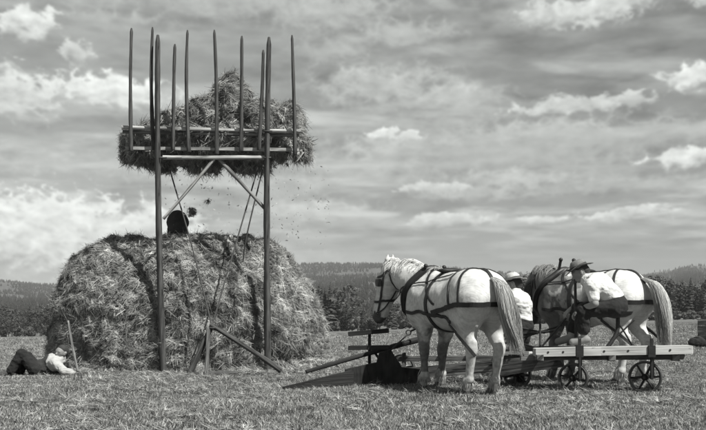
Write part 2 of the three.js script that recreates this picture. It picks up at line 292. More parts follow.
function hillY(s, t) { const d = lerp(300, 2400, t), top = hillTop(s, 2400); return lerp(-6, top, Math.pow(t, 1.25)) + fbm(s * 9, t * 3, 6, 4) * 22 * Math.sin(Math.PI * Math.min(1, t)) + 1.2 * noise(s * 260, t * 40, 1) + 1; }
{
  const pos = [], idx = [], uv = [], col = [], C = 260, Rn = 50;
  for (let j = 0; j <= Rn; j++) for (let i = 0; i <= C; i++) {
    const t = j / Rn * 1.12, s = lerp(-1.1, 1.1, i / C), d = lerp(300, 2400, t), y = t <= 1 ? hillY(s, t) : hillY(s, 1) - (t - 1) * 500;
    const v = lerp(0.05, 0.1, clamp(0.5 + 1.3 * fbm(s * 14, t * 7, 3, 4), 0, 1));
    pos.push(s * d, y, -d); uv.push(s * d * 0.02, d * 0.02); col.push(v, v, v);
  }
  for (let j = 0; j < Rn; j++) for (let i = 0; i < C; i++) { const o = j * (C + 1) + i; idx.push(o, o + 1, o + C + 1, o + 1, o + C + 2, o + C + 1); }
  structure('hill', geoFrom(pos, idx, { uv, color: col }), new THREE.MeshStandardMaterial({ vertexColors: true, roughness: 1, map: speckMap }), 'long low wooded hills behind the field');
}

/* ------------------------------------------------------------------ straw, stubble, trees: shared geometries */
function wispGeo(seed, n, len, width, spread, lift) {                    // a wisp of hay lying along +x, y away from the heap
  const R = rng(seed), pos = [], idx = [];
  for (let i = 0; i < n; i++) {
    const yaw = (R() - 0.5) * 2 * spread, L = len * (0.5 + R()), w = width * (0.6 + 0.8 * R()), ox = (R() - 0.5) * len * 0.7, oz = (R() - 0.5) * len * 0.5, y0 = R() * 0.015, up = (R() - 0.25) * lift, sag = (R() - 0.3) * 0.3, roll = (R() - 0.5) * 1.6, base = pos.length / 3;
    for (let s = 0; s <= 2; s++) {
      const t = s / 2, x = (t - 0.4) * L, y = y0 + Math.max(-0.01, up * L * t - sag * L * t * t), z = 0, ww = w * (s === 2 ? 0.35 : 1) * 0.5;
      const cx = ox + Math.cos(yaw) * x - Math.sin(yaw) * z, cz = oz + Math.sin(yaw) * x + Math.cos(yaw) * z, sx = -Math.sin(yaw) * ww * Math.cos(roll), sz = Math.cos(yaw) * ww * Math.cos(roll), sy = Math.sin(roll) * ww;
      pos.push(cx - sx, y - sy, cz - sz, cx + sx, y + sy, cz + sz);
    }
    for (let s = 0; s < 2; s++) { const o = base + s * 2; idx.push(o, o + 1, o + 2, o + 1, o + 3, o + 2); }
  }
  return geoFrom(pos, idx);
}
function stubbleGeo(seed, n, h, width, spread) {
  const R = rng(seed), pos = [], idx = [];
  for (let i = 0; i < n; i++) {
    const a = R() * 6.283, lean = 0.15 + R() * 0.95, H = h * (0.45 + R() * 0.9), w = width * (0.6 + 0.8 * R()) / 2, x = (R() - 0.5) * spread, z = (R() - 0.5) * spread, b = R() * 6.283, sx = Math.cos(b) * w, sz = Math.sin(b) * w, base = pos.length / 3;
    const dx = Math.cos(a) * lean * H, dz = Math.sin(a) * lean * H;
    pos.push(x - sx, -0.01, z - sz, x + sx, -0.01, z + sz, x + dx * 0.45 - sx * 0.8, H * 0.6, z + dz * 0.45 - sz * 0.8, x + dx * 0.45 + sx * 0.8, H * 0.6, z + dz * 0.45 + sz * 0.8, x + dx, H * 0.95, z + dz);
    idx.push(base, base + 1, base + 2, base + 1, base + 3, base + 2, base + 2, base + 3, base + 4);
  }
  return geoFrom(pos, idx);
}
function copies(name, geo, mat, list, parent, label) {
  const im = new THREE.InstancedMesh(geo, mat, list.length), c = new THREE.Color();
  list.forEach(([m, tone], i) => { im.setMatrixAt(i, m); im.setColorAt(i, c.setRGB(tone, tone, tone * 0.98)); });
  im.name = name; im.castShadow = im.receiveShadow = true; im.userData.kind = 'stuff'; if (label) im.userData.label = label; parent.add(im); return im;
}
const _m = new THREE.Matrix4(), _q = new THREE.Quaternion(), _x = V(), _y = V(), _z = V();
function layMatrix(p, n, dir, s) { _y.copy(n).normalize(); _z.copy(dir).cross(_y).normalize(); _x.copy(_y).cross(_z).normalize(); return new THREE.Matrix4().makeBasis(_x.clone().multiplyScalar(s), _y.clone().multiplyScalar(s), _z.clone().multiplyScalar(s)).setPosition(p); }
// wisps over a mesh: density per square metre
function wispsOver(geo, perM2, seed, opts = {}) {
  const R = rng(seed), p = geo.attributes.position, ix = geo.index, list = [], a = V(), b = V(), c = V(), n = V();
  const { down = 0.3, size = 1, tones = [0.06, 0.6], lean = 0.45, keep } = opts;
  for (let i = 0; i < ix.count; i += 3) {
    a.fromBufferAttribute(p, ix.getX(i)); b.fromBufferAttribute(p, ix.getX(i + 1)); c.fromBufferAttribute(p, ix.getX(i + 2));
    n.copy(b).sub(a).cross(c.clone().sub(a)); const area = n.length() / 2; if (area < 1e-7) continue; n.normalize();
    let count = area * perM2; count = Math.floor(count) + (R() < count % 1 ? 1 : 0);
    for (let k = 0; k < count; k++) {
      let u = R(), v = R(); if (u + v > 1) { u = 1 - u; v = 1 - v; }
      const q = a.clone().addScaledVector(b.clone().sub(a), u).addScaledVector(c.clone().sub(a), v); if (keep && !keep(q)) continue;
      const dir = V(R() - 0.5, R() - 0.5 - down, R() - 0.5).addScaledVector(V(noise(q.x * 1.7, q.y * 1.7, q.z), 0, 0), 1.2); dir.addScaledVector(n, -dir.dot(n)).normalize().addScaledVector(n, (R() - 0.35) * lean);
      const nn = n.clone().add(V(R() - 0.5, R() - 0.5, R() - 0.5).multiplyScalar(0.5));
      const tone = lerp(tones[0], tones[1], Math.pow(clamp(R() * 0.6 + 0.4 * (0.5 + 1.3 * noise(q.x * 5, q.y * 5, q.z * 5)), 0, 1), 1.5));
      list.push([layMatrix(q.addScaledVector(n, R() * 0.05 - 0.01), nn, dir, size * (0.5 + R() * R() * 1.3)), tone]);
    }
  }
  return list;
}
const wisps = [wispGeo(11, 13, 0.07, 0.0055, 1.0, 0.8), wispGeo(12, 13, 0.12, 0.0048, 0.7, 0.9), wispGeo(13, 12, 0.055, 0.007, 1.1, 0.7)];
function splitCopies(name, list, parent, label) { const b = [[], [], []]; list.forEach((e, i) => b[i % 3].push(e)); b.forEach((l, i) => { if (l.length) copies(name, wisps[i], M.hay, l, parent, label); }); }

/* ------------------------------------------------------------------ stubble over the near field */
const stackC = V(-3.17, 0, -17.7), stackR = [2.52, 2.05];               // haystack: middle and half sizes
const inStack = (x, z, k = 1) => { const a = (x - stackC.x) / (stackR[0] * k), b = (z - stackC.z) / (stackR[1] * k); return a * a + b * b < 1; };
{
  const R = rng(5), sg = [stubbleGeo(1, 14, 0.034, 0.006, 0.16), stubbleGeo(2, 16, 0.026, 0.007, 0.2), stubbleGeo(3, 12, 0.045, 0.0055, 0.14)], lists = [[], [], []], lying = [];
  const put = (x, z, s, k) => {
    if (inStack(x, z, 0.95)) return;
    const patch = 0.5 + 1.1 * fbm(x * 0.5, z * 1.1, 8, 3) + 0.6 * noise(x * 1.7, z * 3.2, 4); if (patch < 0.3 && R() < 0.7) return; const tone = lerp(0.04, 0.54, clamp(Math.pow(R(), 2.2) * 0.8 + patch * 0.2, 0, 1));
    lists[k].push([new THREE.Matrix4().compose(V(x, groundY(x, z), z), new THREE.Quaternion().setFromAxisAngle(V(0, 1, 0), R() * 6.283), V(s, s * (0.55 + 0.6 * R()), s)), tone]);
  };
  for (let i = 0; i < 125000; i++) { const d = Math.sqrt(lerp(6.2 ** 2, 21 ** 2, R())), x = (R() - 0.5) * 2 * (d * 0.44 + 0.8); put(x, -d, 0.7 + R() * 0.6, i % 3); }
  for (let i = 0; i < 60000; i++) { const d = Math.sqrt(lerp(21 ** 2, 48 ** 2, R())), x = (R() - 0.5) * 2 * (d * 0.44 + 0.8); put(x, -d, 1.1 + R() * 0.9, i % 3); }
  for (let i = 0; i < 50000; i++) { const d = Math.sqrt(lerp(48 ** 2, 115 ** 2, R())), x = (R() - 0.5) * 2 * (d * 0.44 + 0.8); put(x, -d, 1.8 + R() * 1.5, i % 3); }
  lists.forEach((l, i) => { const o = copies(numbered('stubble'), sg[i], M.hay, l, scene, 'short pale stubble covering the mown field'); o.userData.category = 'stubble'; });
  for (let i = 0; i < 60000; i++) {
    const d = Math.sqrt(lerp(6.5 ** 2, 24 ** 2, R())), x = (R() - 0.5) * 2 * (d * 0.44 + 0.8); if (inStack(x, -d, 1)) continue;
    const near = Math.exp(-Math.pow(Math.max(0, Math.hypot((x - stackC.x) / stackR[0], (-d - stackC.z) / stackR[1]) - 1) * 2.2, 2)); const row = sstep(fbm(x * 0.35, d * 0.9, 12, 3) + 0.4 * noise(x * 1.5, d * 2.5, 3), 0.0, 0.4); if (R() > 0.04 + 0.75 * row + near) continue;
    const a = R() * 6.283; lying.push([layMatrix(V(x, groundY(x, -d) + 0.02 + R() * 0.035, -d), V((R() - 0.5) * 0.5, 1, (R() - 0.5) * 0.5), V(Math.cos(a), 0, Math.sin(a)), 0.45 + 0.5 * R()), lerp(0.1, 0.66, R() * R())]);
  }
  const lo = copies(numbered('loose_hay'), wisps[1], M.hay, lying, scene, 'loose wisps of hay scattered over the stubble'); lo.userData.category = 'hay';
}

/* ------------------------------------------------------------------ far trees */
function coniferGeo(seed, h) {
  const R = rng(seed), pos = [], idx = [], col = [];
  for (let i = 0; i < 420; i++) {
    const t = Math.pow(R(), 0.8), y = lerp(0.08, 1, t) * h, rad = (1 - t) * h * 0.19 * (0.6 + 0.6 * R()) + 0.12, a = R() * 6.283, L = rad, w = L * (0.28 + 0.3 * R()), x0 = Math.cos(a) * rad * 0.25, z0 = Math.sin(a) * rad * 0.25, x1 = Math.cos(a) * L, z1 = Math.sin(a) * L, drop = L * (0.25 + 0.5 * R()), b = pos.length / 3, px = -Math.sin(a) * w, pz = Math.cos(a) * w, v = 0.02 + 0.045 * R();
    pos.push(x0, y, z0, (x0 + x1) / 2 + px, y - drop * 0.7, (z0 + z1) / 2 + pz, x1, y - drop * 0.8, z1, (x0 + x1) / 2 - px, y - drop * 0.7, (z0 + z1) / 2 - pz);
    idx.push(b, b + 1, b + 2, b, b + 2, b + 3); for (let k = 0; k < 4; k++) col.push(v, v, v * 0.97);
  }
  return geoFrom(pos, idx, { color: col });
}
function leafCrownGeo(seed, h, w, tone) {
  const R = rng(seed), pos = [], idx = [], col = [];
  for (let c = 0; c < 34; c++) {
    const a = R() * 6.283, t = R(), rr = w * 0.5 * Math.sqrt(R()) * Math.sin(Math.PI * (0.15 + 0.75 * t)), cx = Math.cos(a) * rr, cz = Math.sin(a) * rr, cy = h * lerp(0.2, 0.95, t), cr = w * (0.1 + 0.1 * R()), cv = tone * (0.7 + 0.6 * R());
    for (let i = 0; i < 34; i++) {
      const n = V(R() - 0.5, R() - 0.5, R() - 0.5).normalize(), q = V(cx, cy, cz).addScaledVector(n, cr * Math.pow(R(), 0.4)), e1 = V(R() - 0.5, R() - 0.5, R() - 0.5).cross(n).normalize(), e2 = n.clone().add(V(R() - 0.5, R() - 0.5, R() - 0.5)).normalize().cross(e1), s = 0.12 + 0.16 * R(), b = pos.length / 3, v = cv * (0.7 + 0.6 * R());
      for (const [u, k] of [[-1, -0.6], [1, -0.6], [0, 1.2]]) { const p = q.clone().addScaledVector(e1, u * s).addScaledVector(e2, k * s); pos.push(p.x, p.y, p.z); col.push(v, v, v * 0.97); }
      idx.push(b, b + 1, b + 2);
    }
  }
  return geoFrom(pos, idx, { color: col });
}
function limbsGeo(seed, h, w) {
  const R = rng(seed), gs = [poleGeo(V(0, -0.4, 0), V(0.1, h * 0.7, 0), 0.16, 0.05, { sides: 6, segs: 4 })];
  for (let i = 0; i < 6; i++) { const a = R() * 6.283, y = h * lerp(0.25, 0.6, R()); gs.push(poleGeo(V(0.05, y, 0), V(Math.cos(a) * w * 0.35, y + h * 0.25, Math.sin(a) * w * 0.35), 0.06, 0.02, { sides: 5, segs: 3 })); }
  return mergeGeometries(gs);
}
const KIND = {
  conifer: [1, 2, 3].map((s) => ({ crown: coniferGeo(s * 31, 10), trunk: poleGeo(V(0, -0.4, 0), V(0, 9.2, 0), 0.17, 0.02, { sides: 6, segs: 4 }) })),
  broadleaf: [1, 2, 3].map((s) => ({ crown: leafCrownGeo(s * 57, 8, 6, 0.055), trunk: limbsGeo(s * 5, 8, 6) })),
  bush: [1, 2].map((s) => ({ crown: leafCrownGeo(s * 91, 3, 4.4, 0.08), trunk: limbsGeo(s * 9, 2.6, 3) })),
};
function tree(kind, px, d, h, label, group, seed) {
  const R = rng(seed), k = KIND[kind][Math.floor(R() * KIND[kind].length)], x = (px - 353) * d / FOCAL, base = { conifer: 10, broadleaf: 8.2, bush: 3 }[kind], s = h / base;
  const name = { conifer: 'conifer_tree', broadleaf: 'broadleaf_tree', bush: 'bush' }[kind];
  const g = thing(name, label, kind === 'bush' ? 'bush' : 'tree', V(x, groundY(x, -d), -d), R() * 6.283, group);
  g.scale.set(s * (0.85 + 0.4 * R()), s, s * (0.85 + 0.4 * R()));
  part('crown', k.crown, M.leafDark, g); part('trunk', k.trunk, M.bark, g);
}
{
  const R = rng(77); let s = 1;
  const row = (x0, x1, step, d0, d1, h0, h1, kinds, where) => { for (let x = x0; x < x1; x += step * (0.7 + 0.6 * R())) { const k = kinds[Math.floor(R() * kinds.length)]; const nm = { conifer: 'pointed dark conifer', broadleaf: 'rounded leafy tree', bush: 'low leafy bush' }[k]; tree(k, x, lerp(d0, d1, R()), lerp(h0, h1, R()) * (k === 'bush' ? 0.4 : 1), nm + ' ' + where, nm + ' ' + where, s++); } };
  row(-40, 72, 5.5, 235, 262, 6.5, 10, ['conifer', 'broadleaf', 'broadleaf'], 'in the far wood left of the haystack');
  row(-40, 70, 9, 222, 233, 4.5, 7, ['broadleaf', 'bush', 'bush'], 'in the far wood left of the haystack');
  row(302, 345, 6, 225, 245, 9, 13, ['broadleaf', 'conifer'], 'beyond the field right of the haystack');
  row(335, 420, 6, 224, 240, 5, 8.5, ['broadleaf', 'bush', 'conifer'], 'beyond the field right of the haystack');
  row(415, 470, 8, 226, 245, 6, 11, ['broadleaf', 'bush'], 'in the far trees behind the horses');
  row(470, 575, 6, 226, 250, 10.5, 13.5, ['broadleaf', 'broadleaf', 'conifer'], 'in the far trees behind the horses');
  row(575, 660, 8, 226, 250, 8, 11, ['broadleaf', 'conifer', 'bush'], 'in the far trees behind the horses');
  row(655, 745, 6.5, 226, 250, 9, 12, ['broadleaf', 'conifer', 'broadleaf'], 'beyond the field at the right edge');
  row(655, 740, 11, 212, 222, 4, 6, ['bush'], 'beyond the field at the right edge');
}
{
  const R = rng(9), lists = [], cone = coniferGeo(400, 10), list = [];
  for (let i = 0; i < 34000; i++) { const t = Math.pow(R(), 0.8), sx = lerp(-0.62, 0.62, R()), d = lerp(320, 2400, t); if (fbm(sx * 14, t * 7, 3, 4) > 0.12) continue; const k = 0.35 + R() * 0.5; list.push([new THREE.Matrix4().compose(V(sx * d, hillY(sx, t) - 0.5, -d), new THREE.Quaternion().setFromAxisAngle(V(0, 1, 0), R() * 6.28), V(k * 1.7, k, k * 1.7)), 1.3 + 0.9 * R()]); }
  copies('hillside_wood', cone, M.leafDark, list, scene, 'distant wood covering the hillsides').userData.category = 'wood';
}

/* ------------------------------------------------------------------ haystack */
function bumpyGeo(center, fn, nu, nv) {
  const pos = [], idx = [], uv = [];
  for (let j = 0; j <= nv; j++) for (let i = 0; i < nu; i++) { const p = fn((i / nu) * Math.PI * 2, j / nv); pos.push(p.x, p.y, p.z); uv.push(p.x + p.z, p.y); }
  for (let j = 0; j < nv; j++) for (let i = 0; i < nu; i++) { const o = j * nu + i, r = j * nu + (i + 1) % nu; idx.push(o, o + nu, r, r, o + nu, r + nu); }
  return geoFrom(pos, idx, { uv });
}
const stackTop = (x) => {                                              // height of the crest along the stack, from its left end to its right end
  const t = [[-5.9, 2.2], [-5.4, 2.38], [-4.8, 2.5], [-4.3, 2.44], [-3.9, 2.4], [-3.1, 2.5], [-2.3, 2.52], [-1.75, 2.5], [-1.4, 2.36], [-1.0, 2.1], [-0.6, 2.0]];
  for (let i = 0; i < t.length - 1; i++) if (x < t[i + 1][0] || i === t.length - 2) { const w = clamp((x - t[i][0]) / (t[i + 1][0] - t[i][0]), 0, 1); return lerp(t[i][1], t[i + 1][1], w) - 0.11; }
};
function stackPoint(a, v) {
  const e = v * Math.PI / 2, ring = Math.pow(Math.max(0, Math.cos(e)), 0.29) * (1 + 0.04 * Math.sin(Math.PI * Math.min(1, v * 1.6))), up = Math.pow(Math.sin(e), 0.95);
  const ca = Math.cos(a), sa = Math.sin(a), q = Math.pow(Math.pow(Math.abs(ca), 2.6) + Math.pow(Math.abs(sa), 2.6), -1 / 2.6);
  const x = stackC.x + stackR[0] * ca * q * ring, z = stackC.z + stackR[1] * sa * q * ring, y = up * stackTop(x);
  const l = 0.3 * fbm(x * 0.9, y * 0.9, z * 0.9, 2) + 0.18 * fbm(x * 2.6, y * 2.6, z * 2.6 + 9, 3) + 0.17 * fbm(x * 6, y * 6, z * 6 + 2, 3);
  return V(x + ca * l * (1 - up * 0.6) * 1.4, Math.max(-0.03, y + l * 0.9 * up), z + sa * l * (1 - up * 0.6) * 1.4);
}
const stack = thing('haystack', 'big rounded haystack with a man on top', 'haystack', V(0, 0, 0));
const stackGeo = bumpyGeo(stackC, stackPoint, 240, 80);
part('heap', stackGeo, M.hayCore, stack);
splitCopies('hay_wisps', wispsOver(stackGeo, 2500, 21, { keep: (q) => q.z > stackC.z - 1.2 || q.y > 1.6 }).concat(wispsOver(stackGeo, 500, 23, { keep: (q) => !(q.z > stackC.z - 1.2 || q.y > 1.6) })), stack);
splitCopies('shaggy_wisps', wispsOver(stackGeo, 110, 27, { down: 0.1, lean: 1.8, size: 1.2, tones: [0.1, 0.6] }), stack);
{                                                                        // skirt of loose hay round the foot
  const skirt = bumpyGeo(stackC, (a, v) => {
    const k = lerp(1.4, 0.9, v), ca = Math.cos(a), sa = Math.sin(a), q = Math.pow(Math.pow(Math.abs(ca), 2.4) + Math.pow(Math.abs(sa), 2.4), -1 / 2.4), x = stackC.x + stackR[0] * ca * q * k * 0.98, z = stackC.z + stackR[1] * sa * q * k * (sa > 0 ? 1.0 : 0.95);
    const right = sstep(x, -2.6, -1.2), h = (0.015 + 0.2 * right) * sstep(1.34 - k, 0, 0.4) * (1 + 1.2 * fbm(x * 1.8, z * 1.8, 3, 3));
    return V(x, Math.max(-0.02, h - 0.02 + 0.03 * fbm(x * 4, z * 4, 1, 2) * (1 - v)), z);
  }, 120, 16);
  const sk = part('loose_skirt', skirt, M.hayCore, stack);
  splitCopies('skirt_wisps', wispsOver(skirt, 1000, 31, { down: 0, lean: 0.5, keep: (q) => q.z > stackC.z - 0.8 && q.y > 0 }), stack);
}

/* ------------------------------------------------------------------ stacker: two posts and a raised rack of upright poles */
const stacker = thing('hay_stacker', 'tall pole stacker with raised rack standing in front of the haystack', 'stacker', P(216, 0, 15.5).setY(0));
{
  const o = stacker.position, L = (p) => p.clone().sub(o), pole = (name, a, b, r0, r1, m, opt, par = stacker) => part(name, poleGeo(L(a), L(b), r0, r1, opt), m, par);
  const at = (px, py, d, y) => { const p = P(px, py, d); if (y !== undefined) p.y = y; return p; };
  pole('main_post', at(164, 374, 15.5, -0.1), P(158, 35, 15.4), 0.058, 0.042, M.post, { point: 0.12, bend: 0.009, segs: 40 });
  pole('main_post', at(268, 372, 15.6, -0.1), P(269, 37, 15.5), 0.062, 0.042, M.post, { point: 0.12, bend: 0.009, segs: 40 });
  const dT = 15.52;
  for (const [x0, y0, x1, y1] of [[131, 151, 131.5, 28], [153.5, 150, 152.5, 27], [173, 150, 175, 44], [189, 152, 187.5, 30], [217, 154, 214.5, 30], [241.5, 151, 242, 36], [259, 150, 263.5, 50], [295, 155, 292, 35]])
    pole('upright_pole', P(x0, y0, dT), P(x1, y1, dT), 0.036, 0.024, M.tine, { point: 0.06, bend: 0.016, segs: 24 });
  pole('upper_rail', P(122, 127.5, 15.62), P(301, 131.5, 15.62), 0.034, 0.03, M.peeled, { bend: 0.002 });
  pole('middle_rail', P(123, 131.8, 15.66), P(299, 135.2, 15.66), 0.032, 0.03, M.greyWood, { bend: 0.002 });
  part('lower_rail', beamGeo(L(P(126, 148.2, 15.63)), L(P(299, 149.8, 15.63)), 0.05, 0.055), M.peeled, stacker);
  pole('cross_beam', P(163, 157.5, 15.46), P(267, 157.5, 15.56), 0.036, 0.036, M.peeled, { bend: 0.002 });
  for (const px of [140, 165, 192, 217, 243, 268, 288]) pole('floor_pole', P(px, 151.5, 15.68), P(217 + (px - 217) * 0.93, 157, 16.9), 0.03, 0.024, M.post, { bend: 0.004 });
  pole('back_rail', P(140, 152.5, 16.8), P(290, 153.5, 16.8), 0.032, 0.03, M.post);
  pole('knee_brace', P(216, 157, 15.53), P(163.5, 219, 15.5), 0.026, 0.026, M.peeled, { bend: 0.004 });
  pole('knee_brace', P(217.5, 157.5, 15.58), P(267, 211, 15.55), 0.034, 0.032, M.greyWood, { bend: 0.004 });
  // foot frame
  const apex = P(212, 326, 15.0);
  pole('foot_leg', at(189, 368, 14.95, 0.02), apex.clone().add(V(0.01, 0.03, 0)), 0.05, 0.04, M.post, { bend: 0.01 });
  pole('foot_leg', at(206, 369, 14.75, 0.02), apex.clone().add(V(-0.05, -0.02, 0.06)), 0.034, 0.03, M.greyWood, { bend: 0.01 });
  pole('foot_leg', at(281, 369, 14.8, 0.10), apex.clone().add(V(-0.02, 0.02, 0.03)), 0.046, 0.038, M.tine, { bend: 0.012 });
  pole('ground_sill', at(203, 371, 14.75, 0.05), at(238, 369, 14.95, 0.06), 0.035, 0.03, M.post);
  // ropes from the rack down to the foot frame
  for (const [a, b, c] of [[P(170, 170, 15.9), P(192, 246, 15.5), apex], [P(258, 168, 15.9), P(237, 240, 15.5), apex], [P(263, 168, 16), P(246, 240, 16.0), P(243, 262, 16.1)]])
    part('rope', tubeGeo([L(a), L(b), L(c)], 0.0135, 5, 18), M.rope, stacker);
  for (const [px, py, d] of [[163, 157.5, 15.44], [267, 157.5, 15.52], [162.5, 129, 15.5], [268, 131, 15.5], [213, 327, 14.98]]) { const t = new THREE.TorusGeometry(0.062, 0.014, 6, 16); t.rotateX(Math.PI / 2 + 0.25); t.translate(...L(P(px, py, d)).toArray()); part('lashing', t, M.rope, stacker); }
}
/* hay carried in the rack */
const load = thing('hay_load', 'shaggy heap of hay held up in the stacker rack', 'hay', V(0, 0, 0));
{
  const lumps = [[217, 140, 16.3, 1.42, 0.20, 0.58], [150, 142, 16.25, 0.32, 0.2, 0.45], [288, 140, 16.25, 0.28, 0.24, 0.45], [216, 152, 16.95, 1.3, 0.22, 0.4], [160, 157, 17.0, 0.26, 0.2, 0.3], [230, 107, 16.4, 0.36, 0.52, 0.42], [208, 120, 16.3, 0.42, 0.36, 0.42], [180, 127, 16.35, 0.36, 0.28, 0.4], [266, 122, 16.4, 0.42, 0.32, 0.42], [287, 124, 16.4, 0.26, 0.32, 0.38], [158, 134, 16.3, 0.34, 0.16, 0.38], [303, 148, 16.6, 0.13, 0.16, 0.26], [205, 160, 17.05, 0.3, 0.16, 0.28], [250, 161, 17.05, 0.36, 0.16, 0.28], [134, 146, 16.5, 0.2, 0.2, 0.36], [140, 153, 16.9, 0.28, 0.16, 0.3]];
  const gs = lumps.map(([px, py, d, rx, ry, rz], i) => { const c = P(px, py, d); return bumpyGeo(c, (a, v) => { const e = (v - 0.5) * Math.PI, x = Math.cos(e) * Math.cos(a), y = Math.sin(e), z = Math.cos(e) * Math.sin(a), l = 1 + 0.5 * fbm(x * 1.6 + i * 3, y * 1.6, z * 1.6, 3); return V(c.x + x * rx * l, c.y + y * ry * l, Math.min(-15.7, c.z + z * rz * l)); }, 30, 16); });
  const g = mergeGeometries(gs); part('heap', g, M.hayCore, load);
  splitCopies('hay_wisps', wispsOver(g, 1500, 41, { down: 0.35, lean: 1.1, size: 1.15, tones: [0.08, 0.5] }), load);
  const R = rng(43), hang = [];
  for (let i = 0; i < 2600; i++) { const l = lumps[Math.floor(R() * lumps.length)], c = P(l[0], l[1], l[2]), a = R() * 6.283, p = V(c.x + Math.cos(a) * l[3] * (0.6 + 0.5 * R()), c.y - l[4] * (0.45 + 0.75 * R() + 0.5 * noise(c.x * 3 + Math.cos(a) * l[3] * 5, i % 7, 2)), Math.min(-15.72, c.z + Math.sin(a) * l[5])); hang.push([layMatrix(p, V(R() - 0.5, 0.1, R() - 0.5), V((R() - 0.5) * 0.7, -1, (R() - 0.5) * 0.7), 0.9 + 1.1 * R()), lerp(0.1, 0.5, R())]); }
  splitCopies('hanging_wisps', hang, load);
  splitCopies('shaggy_wisps', wispsOver(g, 150, 45, { down: 0.0, lean: 2.4, size: 1.4, tones: [0.1, 0.5] }), load);
}
{
  const R = rng(47), bits = [], bit = wispGeo(90, 2, 0.05, 0.008, 1.2, 0.8);
  for (let i = 0; i < 420; i++) { const px = lerp(165, 330, R()), py = lerp(165, 250, R()), d = lerp(15.3, 17.5, R()); bits.push([layMatrix(P(px, py, d), V(R() - 0.5, R() - 0.5, R() - 0.5), V(R() - 0.5, R() - 0.5, R() - 0.5), 0.3 + R() * 0.9), lerp(0.15, 0.5, R())]); }
  copies('falling_chaff', bit, M.hay, bits, scene, 'fine chaff drifting down below the rack').userData.category = 'chaff';
  for (const [px, py, d, s, label] of [[192, 212, 16.6, 0.07, 'dark clump of hay falling beside the man on the haystack'], [208.5, 201, 16.8, 0.026, 'small clump of hay falling below the rack brace']]) {
    const c = thing('hay_clump', label, 'hay clump', P(px, py, d)), g = bumpyGeo(V(), (a, v) => { const e = (v - 0.5) * Math.PI, x = Math.cos(e) * Math.cos(a), y = Math.sin(e), z = Math.cos(e) * Math.sin(a), l = 0.7 * s * (1 + 0.8 * fbm(x * 1.6, y * 1.6 + px, z * 1.6, 2)); return V(x * l * 1.2, y * l, z * l); }, 14, 8);
    part('clump', g, M.hayCore, c); splitCopies('hay_wisps', wispsOver(g, 2600, 51 + px, { size: 0.7, lean: 2.4, down: 0.1, tones: [0.1, 0.4] }), c);
  }
}

